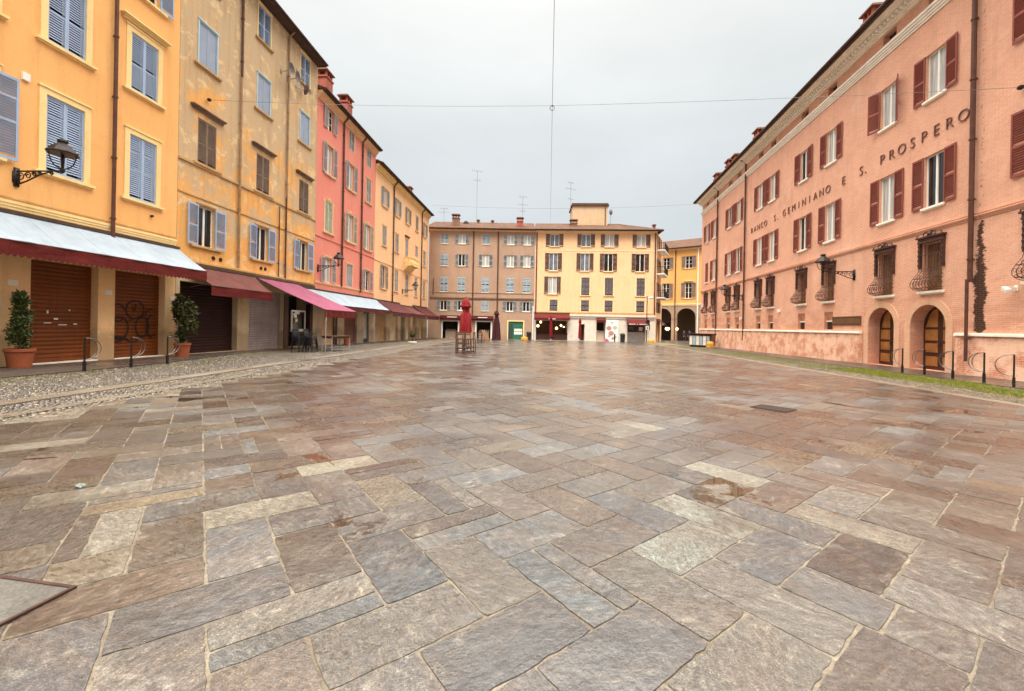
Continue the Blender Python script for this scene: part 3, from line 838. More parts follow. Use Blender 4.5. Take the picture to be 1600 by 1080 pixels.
# --- ochre house
b = OC = Bld('ochre_house', FL, 17.9, 'weathered ochre house with peeling plaster, blue shutters below and brown louvres in the middle')
cs = (19.43, 23.33, 27.35)
for i, c in enumerate(cs):
    b.win(c, 4.89, 6.74, 1.0, 'o', 'sh_blue', casing='och_trim', cw=.06, sill='och_trim', sillw=1.75, sw=.58)
    b.win(c, 8.64, 10.7, 1.08, 'c', 'sh_brown', casing=None, sill='och_trim', sillw=1.6, hood='sh_brown', hoodw=1.95, hz=.32, frm='sh_brown')
    b.win(c-.05, 13.12, 15.05, 1.05, 'c', 'sh_panel', casing='sh_sky', cw=.05, sill='och_trim', sillw=1.55, kind='panel')
    b.win(c-.1, 16.97, 18.83, 1.05, 'c', 'sh_blue', casing='cream', cw=.07, sill='och_trim', sillw=1.45)
M['ochre'] = (lambda: None)
def ochre():
    t = NT('peeling_ochre'); co = t.coord()
    sep = t.add('ShaderNodeSeparateXYZ'); tc = t.add('ShaderNodeTexCoord'); t.l(tc.outputs['Object'], sep.inputs[0])
    hi = t.math('MULTIPLY', t.math('SUBTRACT', sep.outputs[2], 10.5), .022)
    a = t.math('ADD', t.noise(co, .42, 8, .66, .6), hi)
    col = t.mix(t.ramp(a, [(.42, 0), (.475, .85), (.6, 1)]), (.78,.375,.105), (.53,.385,.235))
    bnz = t.noise(co, 1.3, 8, .7, .5)
    col = t.mix(t.ramp(bnz, [(.54, 0), (.60, .8)]), col, (.78,.57,.32))
    col = t.mix(t.ramp(t.noise(co, .9, 9, .75, .8), [(.60, 0), (.66, .75)]), col, (.47,.34,.21))
    col = t.mix(t.ramp(t.noise(co, 2.6, 7, .7), [(.56, 0), (.66, .7)]), col, (.80,.43,.13))
    st = t.noise(t.coord((2.4, 2.4, .2)), 1., 6, .65)
    col = t.mix(t.ramp(st, [(.5, 0), (.8, .6)]), col, (.30,.16,.06))
    col = t.mix(.15, col, t.ramp(t.noise(co, 13, 5, .7), [(.3, (.3,.16,.05)), (.7, (.8,.55,.3))]))
    h = t.math('ADD', bnz, t.math('MULTIPLY', t.noise(co, 12, 8, .7), .6))
    return t.out(col, .9, t.bump(h, .4, .03), spec=.15)
M['ochre'] = ochre()
M['opil'] = stucco('pale_pillar_stucco', (.72,.54,.33), (.64,.46,.27), (.46,.31,.17), .35, grime=(.25,.17,.1))
b.roller(18.1, 21.57, gs(FL, 19)+.02, 3.2, 'r_dk', .3); b.roller(22.42, 25.37, gs(FL, 23)+.02, 3.2, 'r_gr', .22)
b.hole(25.9, 28.7, gs(FL, 27)+.02, 3.2, 1.2)
e = MB(); x = b.x
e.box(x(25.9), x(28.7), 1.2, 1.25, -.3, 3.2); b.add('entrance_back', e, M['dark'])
e = MB(); e.box(x(25.42), x(25.88), -.03, .12, gs(FL, 25), 3.2); b.add('door_leaf', e, M['wood'])
e = MB()
for (a, c, z0, z1) in ((26.65, 26.75, .85, 2.25), (28.15, 28.25, .85, 2.25), (26.75, 28.15, .85, 1.02), (26.75, 28.15, 2.15, 2.25)): e.box(x(a), x(c), .25, .33, z0, z1)
w_ = b.add('shop_window', e, M['whitep']); e = MB(); e.box(x(26.7), x(28.2), .29, .31, .9, 2.2); e.build('pane', M['gdark'], w_)
for (a, z, w2, h2, mt) in ((26.85, 1.75, .35, .3, 'paper'), (26.82, 1.35, .16, .5, 'woodl'), (27.0, 2.0, .5, .14, 'paper'), (27.05, 1.5, .25, .18, 'paper')):
    e = MB(); e.box(x(a), x(a+w2), .235, .25, z, z+h2); e.build('menu_sheet', M[mt], w_)
e = MB(); e.box(x(28.35), x(28.7), .0, .3, -.2, 3.2); b.add('entrance_panel', e, M['r_dk']); e = MB(); e.box(x(25.9), x(26.5), .4, .5, -.2, 3.2); b.add('entrance_panel', e, M['r_dk'])
b.wall(17.9, 28.78, -1., 4.0, M['opil'], 'ground_floor_wall'); b.wall(17.9, 28.78, 4.0, 19.1, M['ochre'])
b.band('string_course', 17.9, 28.77, 8.46, 8.56, .07, 'och_trim'); b.band('string_course', 17.9, 28.77, 7.05, 7.12, .04, 'och_trim')
b.band('awning_fascia', 17.9, 28.77, 3.98, 4.14, .12, 'och_trim', 2); b.band('awning_fascia', 17.9, 28.77, 3.86, 3.95, .10, 'eave')
b.pipe(21.44, 4.2, 14., 'pipeo', .055, .1); b.pipe(21.46, 14.0, 19.0, 'pipe', .06, .1); b.pipe(25.38, 9., 18.9, 'pipeo', .055, .1, topout=.5); b.pipe(25.36, 4.1, 9., 'pipe', .05, .1); b.pipe(24.75, 4.1, 8.3, 'pipe', .03, .08)
for c in (19.9, 20.35, 23.3, 23.65):
    v = MB(); v.lathe([(.10, 0), (.10, .03), (.075, .03), (.075, .0)], 12, caps=False); v.lathe([(.075, .005), (.0, .006)], 12, caps=False); v.v = [(x_, -z_, y_) for x_, y_, z_ in v.v]
    v.build('vent', M['dark'], b.root, (b.x(c), 0.0, 4.45))
rf = b.roof(17.9, 28.8, 19.1, .62)
chimney(rf, b, 24.3, .6, 19.2, 21.9, .9, .7); chimney(rf, b, 20., 2.5, 20, 22.5)

# --- coral house
b = PK = Bld('coral_house', FL, 28.8, 'coral red house with grey green shutters and two brick chimneys, between ochre and apricot houses')
for i, c in enumerate((30.55, 34.0, 37.45)):
    md = lambda *m: m[i]
    b.win(c, 15.5, 17.05, .95, md('o', 'c', 'c'), 'sh_pgrey', casing='pink_trim', cw=.08, ns=14, trans=True, pane=md('gdark', 'gdark', 'gdark'))
    b.win(c, 12.28, 14.4, 1.0, md('o', 'o', 'c'), 'sh_pgrey', casing='pink_trim', cw=.09, sill='pink_trim', sillw=1.5, pane='gcur', ns=18)
    b.win(c, 8.06, 10.3, 1.05, md('c', 'o', 'o'), 'sh_green', casing='pink_trim', cw=.13, ears=True, sill='pink_trim', sillw=1.6, pane='gcur', ns=20)
    b.win(c, 4.42, 6.22, 1.05, md('o', 'c', 'o'), 'sh_pgrey', casing='pink_trim', cw=.08, pane=md('gcur', 'gdark', 'gdark'), ns=18)
M['ppil'] = stucco('grey_pillar_stucco', (.62,.50,.37), (.54,.41,.29), (.38,.27,.18), .35, grime=(.22,.15,.1))
b.roller(29.9, 31.85, gs(FL, 30)+.02, 3.0, 'r_tan', .2); b.roller(33.3, 35.6, gs(FL, 34)+.02, 3.0, 'r_br', .2)
b.hole(36.9, 38.15, gs(FL, 37)+.02, 3.0, .3)
e = MB(); x = b.x
for q in ((36.9, 37.0, -.3, 3.), (38.05, 38.15, -.3, 3.), (37.0, 38.05, -.3, .1), (37., 38.05, 2.4, 2.5)): e.box(x(q[0]), x(q[1]), .16, .24, q[2], q[3])
w_ = b.add('shop_window', e, M['greend']); e = MB(); e.box(x(36.95), x(38.1), .19, .21, -.2, 2.95); e.build('pane', M['gcur'], w_)  # pale curtain colour paints a bright reflection into this pane
e = MB(); e.box(x(31.85), x(32.15), -.02, .2, -.3, 3.); b.add('door_leaf', e, M['r_dk'])
b.wall(28.8, 38.95, -1., 3.75, M['ppil'], 'ground_floor_wall'); b.wall(28.8, 38.95, 3.75, 17.55, M['pink'])
b.band('string_course', 28.8, 38.94, 7.53, 7.60, .05, 'pink'); b.band('string_course', 28.8, 38.94, 4.22, 4.36, .07, 'pink_trim', 2)
b.band('cornice', 28.8, 38.94, 17.05, 17.55, .34, 'pink_trim', 4)
b.pipe(32.55, 4.3, 17.2, 'pipe', .07, .1, topout=.45); b.pipe(35.98, 4.1, 17.2, 'pipe', .07, .1, topout=.45)
rf = b.roof(28.8, 39.0, 17.55, .55)
chimney(rf, b, 31.3, .5, 17.7, 20.3, .95, .7); chimney(rf, b, 34.6, .5, 17.7, 20.2, .95, .7); chimney(rf, b, 37.4, .6, 17.7, 18.9, .7, .6); chimney(rf, b, 30.2, 2.5, 18.6, 21.2, .8, .7)

# --- apricot house
b = CR = Bld('apricot_house', FL, 39.0, 'long apricot house with a small balcony, furthest of the left hand row')
for i, c in enumerate((41.4, 45.0, 48.5, 52.1, 55.6)):
    b.win(c, 13.08, 14.85, 1.0, 'ooocr'[i] if i < 4 else 'o', 'sh_pale' if i < 2 else 'sh_tan', casing='pink_trim', cw=.08, sill='pink_trim', sillw=1.4, pane='gcur', ns=12)
    if i == 2: b.win(c-.2, 9.2, 11.25, .95, 'c', 'sh_pgrey', casing='crm', cw=.06, hood='sh_brown', hoodw=1.5, hz=.25, ns=14)
    elif i == 3: b.win(c, 9.9, 11.1, .9, 'c', 'sh_pgrey', casing='pink_trim', cw=.08, ns=9)
    else: b.win(c, 9.2, 11.12, 1.0, 'c', 'sh_pgrey', casing='pink_trim', cw=.09, sill='pink_trim', sillw=1.4, ns=14)
    b.win(c, 4.95, 7.2, 1.0, 'o' if i == 0 else 'c', 'sh_tan' if i == 0 else 'sh_pgrey', casing='pink_trim', cw=.1, sill='pink_trim', sillw=1.4, ns=15)
for k, (a, c, mt) in enumerate(((39.4, 42.4, 'r_tan'), (43.5, 45.8, 'r_cr'), (48.5, 50.2, 'r_cr'), (51., 52.8, 'r_tan'), (54., 55.6, 'r_cr'))):
    b.roller(a, c, gs(FL, a)+.02, 2.75, mt, .25)
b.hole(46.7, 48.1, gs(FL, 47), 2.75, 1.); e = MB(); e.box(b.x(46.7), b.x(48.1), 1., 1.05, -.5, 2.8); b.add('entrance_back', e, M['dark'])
M['cpil'] = stucco('pale_apricot_pillar', (.86,.70,.48), (.82,.62,.40), (.66,.46,.28), .35, grime=(.25,.17,.1))
b.wall(39.0, 57.6, -1.2, 3.6, M['cpil'], 'ground_floor_wall'); b.wall(39.0, 57.6, 3.6, 16.45, M['crm'])
b.band('cornice', 39., 57.6, 16.0, 16.45, .35, 'cream', 3); b.band('string_course', 39., 57.59, 7.47, 7.55, .05, 'crm'); b.band('string_course', 39., 57.59, 15.75, 15.85, .04, 'cream')
b.pipe(43.75, 3.6, 16., 'pipe', .07, .1, topout=.45); b.pipe(54.1, 3.6, 16., 'pipe', .07, .1, topout=.45)
rf = b.roof(39., 57.7, 16.45, .6); chimney(rf, b, 51.6, .6, 16.6, 18.4, .7, .6); chimney(rf, b, 43., 1.2, 16.9, 18.2, .9, .7)
e = MB(); x = b.x
pr = [(.0, 7.55), (.35, 7.75), (.55, 8.05), (1.0, 8.15), (1.0, 8.3), (.0, 8.3)]
n0 = len(e.v)
for xx, k in ((x(47.3), .75), (x(47.3)+.25, 1.), (x(50.1)-.25, 1.), (x(50.1), .75)):
    for y_, z_ in pr: e.v.append((xx, -y_*(1 if z_ > 8.1 else k), z_))
for i in range(3):
    for j in range(6): e.f.append((n0+i*6+j, n0+i*6+(j+1) % 6, n0+(i+1)*6+(j+1) % 6, n0+(i+1)*6+j)); e.m.append(0)
e.poly(e.v[n0:n0+6]); e.poly(e.v[n0+18:n0+24])
for i in range(13):
    xx = x(47.4)+i*(2.6/12); e.lathe([(.05, 8.3), (.09, 8.5), (.05, 8.7), (.07, 9.0)], 6, (xx, -.92, 0))
for i in range(4):
    for xx in (x(47.38), x(50.02)): e.lathe([(.05, 8.3), (.09, 8.5), (.05, 8.7), (.07, 9.0)], 6, (xx, -.15-.22*i, 0))
e.box(x(47.3), x(50.1), -1., -.84, 9.0, 9.12); e.box(x(47.3), x(47.46), -.84, 0, 9.0, 9.12); e.box(x(49.94), x(50.1), -.84, 0, 9.0, 9.12)
b.add('balcony', e, M['cream'])

# ------------------------------------------------------------------ BACK ROW
b = BR = Bld('brick_house', FB, -.35, 'brown brick house with pale blue shutters and tiled roof across the square')
rows = ((13.0, 14.35), (9.86, 11.5), (6.2, 8.26), (3.55, 4.9))
cols = ((1.83, 'cccO'), (4.3, 'oaco'), (7.7, 'cocc'), (11.2, 'ooco'), (13.55, 'ooco'))
for c, md in cols:
    for r, (z0, z1) in enumerate(rows):
        m = md[r].lower(); w = .95 if m in 'oa' else 1.12
        b.win(c, z0, z1, w, 'o' if m == 'a' else m, 'sh_pale', sw=.54 if m == 'o' else (.45 if m == 'a' else None), pane='gcur' if (r in (0, 1) and m == 'o') else 'gdark', sill='white' if m == 'o' else 'panel', sillw=1.15, sillpr=.07, ns=11, inset=.02)
b.hole(1.75, 3.95, -.46, 2.05, 2.0); b.hole(6.55, 8.6, -.46, 2.1, 2.0); b.hole(11.05, 13.2, -.46, 2.12, .3)
x = b.x
for a, c in ((1.75, 3.95), (6.55, 8.6)):
    e = MB(); e.box(x(a)-.3, x(c)+.3, 2., 2.05, -.6, 2.4); e.box(x(a)-.05, x(a), .25, 2., -.6, 2.2); e.box(x(c), x(c)+.05, .25, 2., -.6, 2.2); b.add('shop_interior', e, M['dark'])
    e = MB(); e.box(x(a)-.16, x(a)+.02, -.05, .15, -.46, 2.1); e.box(x(c)-.02, x(c)+.16, -.05, .15, -.46, 2.1); e.box(x(a)+.02, x(c)-.02, -.045, .15, 1.95, 2.1); b.add('door_frame', e, M['whitep'])
    e = MB(); e.box(x(a)+.3, x(c)-.3, .9, 1.4, -.46, .55); e.box(x(a)+.2, x(c)-.2, .85, 1.45, .55, .6)
    for k in range(5): e.box(x(a)+.4+k*.3, x(a)+.55+k*.3, 1., 1.2, .6, .85)
    b.add('counter', e, M['counter'])
e = MB(); e.box(x(11.05)-.14, x(11.05)+.02, -.04, .2, -.46, 2.26); e.box(x(13.2)-.02, x(13.2)+.14, -.04, .2, -.46, 2.26); e.box(x(11.07), x(13.18), -.038, .2, 2.1, 2.26); b.add('door_frame', e, M['cream'])
e = MB(); e.box(x(11.07), x(11.75), .12, .2, -.46, 1.7); e.box(x(11.15), x(11.7), .1, .12, -.3, 1.5); b.add('door', e, M['greend'])
e = MB(); e.box(x(11.75), x(13.18), .10, .2, -.46, .0); e.box(x(11.07), x(13.18), .10, .2, 1.7, 2.1); e.box(x(11.75), x(11.85), .10, .2, .0, 1.7); e.box(x(13.08), x(13.18), .1, .2, 0, 1.7); e.box(x(11.85), x(13.08), .1, .2, 1.2, 1.7); e.box(x(11.85), x(13.08), .16, .2, 0, 1.2); sf = b.add('shop_front', e, M['greenp'])
for k in range(4):
    for j in range(2): e = MB(); e.box(x(11.92)+k*.29, x(11.92)+k*.29+.25, .13, .15, .25+j*.45, .25+j*.45+.38); e.build('notice', M['paper'], sf)
b.wall(-.35, 14.65, -1.4, 15.0, M['brick'])
b.band('string_course', -.1, 14.6, 5.1, 5.4, .12, 'sh_brown', 2); b.band('string_course', -.1, 14.6, 6.05, 6.17, .06, 'brick'); b.band('cornice', -.35, 14.65, 14.78, 15.0, .3, 'pink_trim', 2)
e = MB(); e.box(x(1.4), x(8.95), -.35, .0, 2.2, 2.8); e.box(x(1.4), x(8.95), -.5, -.35, 2.35, 2.8); b.add('shop_fascia', e, M['c_wine'])
for a, c in ((2.45, 3.8), (6.8, 8.1)):
    e = MB(); e.box(x(a), x(c), -.52, -.50, 2.52, 2.62); b.add('sign_strip', e, M['paper'])
e = MB(); e.box(x(1.75), x(3.9), -.4, .0, 2.1, 2.2); e.box(x(1.75), x(3.9), -.5, -.4, 2.14, 2.3); b.add('shop_sign', e, M['c_red'])
b.pipe(5.95, 2.8, 14.8, 'pipe', .08, .12); b.pipe(9.45, 2.8, 14.8, 'pipe', .08, .12); b.pipe(.35, 5.6, 8., 'pipe', .05, .1)
b.pipe(14.55, -.45, 4.3, 'whitep', .09, .14)
rf = b.roof(-.8, 14.7, 15.0, .55, 6., 2.35)
chimney(rf, b, 3.2, 1.0, 15.3, 17.45, 1.0, .7, 'roofw'); chimney(rf, b, 12.5, 1.2, 15.3, 17.2, .85, .7); chimney(rf, b, 6.1, 5.2, 17, 17.75, .3, .3, 'roofw'); chimney(rf, b, 8.3, 5.2, 17, 17.7, .3, .3, 'roofw')
e = MB(); n0 = 0
for i in range(13):
    a = PI*i/12; e.v += [(x(4.4)+.42*math.cos(a), 3.5, 16.5+.62*math.sin(a)), (x(4.4)+.42*math.cos(a), 5., 16.9+.5*math.sin(a))]
for i in range(12): e.f.append((2*i, 2*i+1, 2*i+3, 2*i+2)); e.m.append(0)
e.poly([e.v[2*i] for i in range(13)]); e.build('dormer', M['eave'], rf)

b = BY = Bld('corner_house', FY, 0., 'pale yellow corner house with dark brown shutters, shops below and a rooftop tower')
for i, c in enumerate((2.72, 7.14, 10.42, 14.82)):
    b.win(c, 12.82, 14.55, 1.28, 'o', 'sh_dark', sw=.58, pane='gcur' if i in (2, 3) else 'gsky', sill='by_pale', sillw=1.5, ns=10)
    b.win(c-.12, 9.38, 11.87, 1.25, 'o', 'sh_dark', sw=.56, pane=('gsky', 'gsky', 'gdark', 'gdark')[i], sill='by_pale', sillw=1.5, ns=14, casing=None)
    if i == 0: b.win(c-.2, 6.1, 8.55, 1.2, 'o', 'sh_dark', sw=.55, pane='gcur', sill='by_pale', sillw=1.6, ns=14)
    else: b.win(c, 5.98, 8.45, 1.15, 'c', 'sh_dark', casing='by_pale', cw=.12, sill='by_pale', ns=14)
    b.win(c-.0, 3.7, 5.25, 1.12, 'c', 'sh_dark', casing='by_pale', cw=.12, ns=9)
x = b.x
b.hole(.3, 4.75, -.46, 2.35, 3.6); b.hole(6.45, 7.15, -.46, 1.9, 1.); b.hole(8.8, 10.0, -.46, 2.5, 1.4); b.hole(13.1, 15.6, -.55, 2.0, .5)
b.wall(0., 16.95, -1.4, 3.3, M['panel'], 'ground_floor_wall', 9.); b.wall(0., 16.95, 3.3, 15.0, M['by'], 'wall', 9.)
e = MB(); e.box(x(.0), x(5.0), 3.6, 3.65, -.6, 2.6); e.box(x(.25), x(.3), .26, 3.6, -.6, 2.5); e.box(x(4.75), x(4.8), .26, 3.6, -.6, 2.5); e.box(x(.25), x(4.8), .26, 3.6, 2.5, 2.55); e.box(x(.25), x(4.8), .2, 3.6, -.56, -.44); b.add('shop_interior', e, M['wood'])
e = MB(); e.box(x(.3), x(2.35), .2, .32, -.46, .3); e.box(x(2.75), x(4.75), .2, .32, -.46, .3); e.box(x(2.3), x(2.4), .18, .3, -.46, 2.35); e.box(x(2.7), x(2.8), .18, .3, -.46, 2.35); b.add('shop_front', e, M['doord'])
e = MB(); e.box(x(.7), x(2.2), 1.6, 2.2, -.46, .5); e.box(x(3.0), x(4.5), 1.6, 2.2, -.46, .5)
for k in range(5):
    e.box(x(.5), x(4.6), 3.4, 3.58, .3+k*.4, .34+k*.4)
    for j in range(14): e.box(x(.6)+j*.28, x(.6)+j*.28+R_.uniform(.06, .16), 3.4, 3.5, .34+k*.4, .34+k*.4+R_.uniform(.1, .28))
b.add('shelving', e, M['woodl'])
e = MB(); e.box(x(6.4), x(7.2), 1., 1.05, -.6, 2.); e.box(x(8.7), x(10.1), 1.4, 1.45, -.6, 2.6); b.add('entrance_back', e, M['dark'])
e = MB(); e.box(x(8.85), x(9.95), .5, 1.1, -.46, .75); e.box(x(8.8), x(10.), .45, 1.15, .75, .82); e.box(x(8.9), x(9.3), .6, 1., .82, 1.05); e.box(x(9.4), x(9.9), .6, 1., .82, 1.0); e.box(x(9.0), x(9.4), .47, .5, -.3, .55); b.add('counter', e, M['counter'])
e = MB(); e.box(x(13.1), x(15.6), .34, .42, -.55, .9); e.box(x(14.3), x(14.34), .32, .34, -.55, .9); e.box(x(13.1), x(15.6), .33, .34, .16, .19); b.add('counter_shutter', e, M['metal'])
e = MB(); e.box(x(13.1), x(15.6), .5, .55, -.55, 2.); b.add('entrance_back', e, M['gdark'])
e = MB(); e.box(x(14.8), x(15.3), .44, .46, 1.1, 1.6); b.add('notice', e, M['panel'])
b.band('fascia', 5.0, 16.9, 2.72, 3.28, .22, 'panel', 2); b.band('string_course', 0., 16.95, 3.45, 3.58, .10, 'och_trim'); b.band('string_course', 0., 16.95, 12.2, 12.28, .03, 'by_pale'); b.band('cornice', 0., 16.95, 14.7, 15.0, .4, 'by_pale', 3)
b.pipe(16.75, 3.4, 14.8, 'pipe', .09, .12); b.pipe(.22, 3.4, 14.8, 'pipe', .08, .12)
rf = b.roof(-.05, 17.7, 15.0, .65, 7., 2.6, hipr=5.0)
e = MB(); n = 60
for i in range(n):                                             # hip towards the side street
    ya, yb = -.65+10.*i/n, -.65+10.*(i+1)/n
    za = zb = .16
    fa = min(max(ya, 0)/7., 1.) if True else 0
    e.poly([(17.7, ya, 15.16), (17.7, yb, 15.16), (12.7, 7., 17.76)])
link('hip', e.mesh('hip', M['tile']), rf)
e = MB(); e.box(5.55, 10.85, 4.6, 8.5, 16.3, 19.9); tw = b.add('tower', e, M['towr']); e = MB(); e.box(5.35, 11.05, 4.4, 8.7, 19.9, 20.05); e.box(5.45, 10.95, 4.5, 8.6, 20.05, 20.3); e.build('roof', M['tile'], tw)
e = MB(); e.tube([(10.5, 4.5, 16.6), (10.5, 4.5, 19.9)], .06); e.build('downpipe', M['eave'], tw)
chimney(rf, b, 5.6, 2.5, 15.8, 17.3, 1.0, .7, 'roofw'); chimney(rf, b, 16.9, 1.2, 15.4, 16.3, .3, .3, 'roofw')
# side of the corner house on the lane
SD = Vector((2.9, 5.8)).normalized(); cp = world(FY, 16.96)
sb = Bld.__new__(Bld); sb.fr = (Vector(cp), SD); sb.s0 = 0.; sb.holes = []
wing = bpy.data.objects.new('side_front', None); COL.objects.link(wing); wing.parent = b.root
rz_ = rotz(sb.fr)-rotz(FY); wing.location = (16.96, 0, 0); wing.rotation_euler = (0, 0, rz_)
sb.root = wing
def flat_win(c, z0, z1, w):
    sb.hole(c-w/2, c+w/2, z0, z1, .2)
for z in (12.6, 9.25, 5.9): flat_win(1.3, z, z+2.1, 1.0); flat_win(3.6, z, z+2.1, 1.0)
flat_win(1.3, 3.7, 5.2, .9); flat_win(3.6, 3.7, 5.2, .9); sb.hole(.9, 2.2, -.6, 2.2, .6); sb.hole(3.0, 4.6, -.6, 2.2, .6)
wb = MB()
sb.wall(0., 6.5, -1.4, 15., M['by'], 'wall', 3., sides=False)
g = MB()
for c in (1.3, 3.6):
    for z, h in ((12.6, 2.1), (9.25, 2.1), (5.9, 2.1), (3.7, 1.5)): g.box(c-.5, c+.5, .1, .14, z, z+h)
g.box(.9, 2.2, .5, .55, -.6, 2.2); g.box(3., 4.6, .5, .55, -.6, 2.2)
g.build('pane', M['gdark'], wing)
for c in (1.3, 3.6):
    for z, h in ((12.6, 2.1), (9.25, 2.1), (5.9, 2.1), (3.7, 1.5)):
        for sd in (-1, 1):
            link('shutter', shutter_mesh(.5, h, M['sh_dark'], sd == 1, 'louver', 12), wing, (c+sd*.5, -.045, z), -(PI-.06) if sd < 0 else PI-.06)
for z in (12.55, 9.2, 5.85):
    e = MB(); e.box(.35, 4.9, -1.05, 0, z-.14, z); bo = e.build('balcony', M['whitep'], wing)
    e = MB()
    for k in range(34): xx = .4+k*(4.45/33); e.box(xx-.012, xx+.012, -1.02, -.995, z, z+.95)
    for k in range(7):
        for xx in (.4, 4.85): e.box(xx-.012, xx+.012, -.87+k*.13, -.845+k*.13, z, z+.95)
    e.box(.38, 4.87, -1.03, -.985, z+.95, z+1.0); e.box(.38, .42, -.98, 0, z+.95, z+1.); e.box(4.83, 4.87, -.98, 0, z+.95, z+1.); e.box(.38, 4.87, -1.02, -.99, z+.1, z+.13)
    e.build('railing', M['iron'], bo)

bpy.context.view_layer.update()
wm = Matrix.Translation(wing.location) @ Matrix.Rotation(rz_, 4, 'Z')
for ch in list(wing.children):
    lm = wm @ (Matrix.Translation(ch.location) @ Matrix.Rotation(ch.rotation_euler.z, 4, 'Z'))
    ch.parent = BY.root; ch.location = lm.to_translation(); ch.rotation_euler = lm.to_euler()
bpy.data.objects.remove(wing)
b = FA = Bld('arcaded_house', (Vector((29.2, 76.)), Vector((3.8, -2.8)).normalized()), -8., 'saffron yellow arcaded house down the lane, seen between corner house and the salmon bank')
for c in (-4.9, -1.15, 2.76, 6.6, 10.5, 14.3):
    b.win(c, 12.35, 14.5, 1.13, 'o', 'sh_fgrey', sw=.68, casing='far', cw=.06, sill='by_pale', sillw=1.5, pane='gdark', trans=True, ns=12)
    b.win(c, 6.97, 9.75, 1.13, 'o', 'sh_fgrey', sw=.7, casing='far', cw=.06, sill='by_pale', sillw=1.5, hood='by_pale' if c > 0 else None, hoodw=1.6, hz=.2, pane='gdark', trans=True, ns=14)
for c in (-5.85, -1.72, 2.42, 6.55, 10.7, 14.8): b.hole(c-1.6, c+1.6, -1.2, 5.2, .6, True)
b.wall(-8., 17., -1.6, 5.65, M['farg'], 'arcade_wall', .6, sides=False); b.wall(-8., 17., 5.65, 16.0, M['far'], 'wall', 9.)
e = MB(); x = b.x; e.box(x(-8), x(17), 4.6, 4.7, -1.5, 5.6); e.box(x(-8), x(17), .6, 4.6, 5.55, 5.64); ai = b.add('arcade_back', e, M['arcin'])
e = MB(); e.box(x(-3.2), x(-.6), 4.5, 4.59, -1.4, 2.6); e.build('doorway', M['dark'], ai); e = MB(); e.box(x(3.2), x(5.2), 4.5, 4.59, -1.4, 2.8); e.build('doorway', M['dark'], ai)
b.band('string_course', -8., 17., 5.66, 6.05, .12, 'by_pale', 2); b.band('cornice', -8., 17., 15.7, 16.0, .35, 'by_pale', 3); b.band('impost', -.15, .85, 3.35, 3.6, .08, 'farg'); b.band('impost', 4.0, 4.95, 3.35, 3.6, .08, 'farg')
b.pipe(.5, -.8, 15.8, 'pipe', .08, .12); b.pipe(4.35, -.8, 15.8, 'whitep', .10, .14)
b.roof(-8., 17., 16., .6, 6., 2.6)
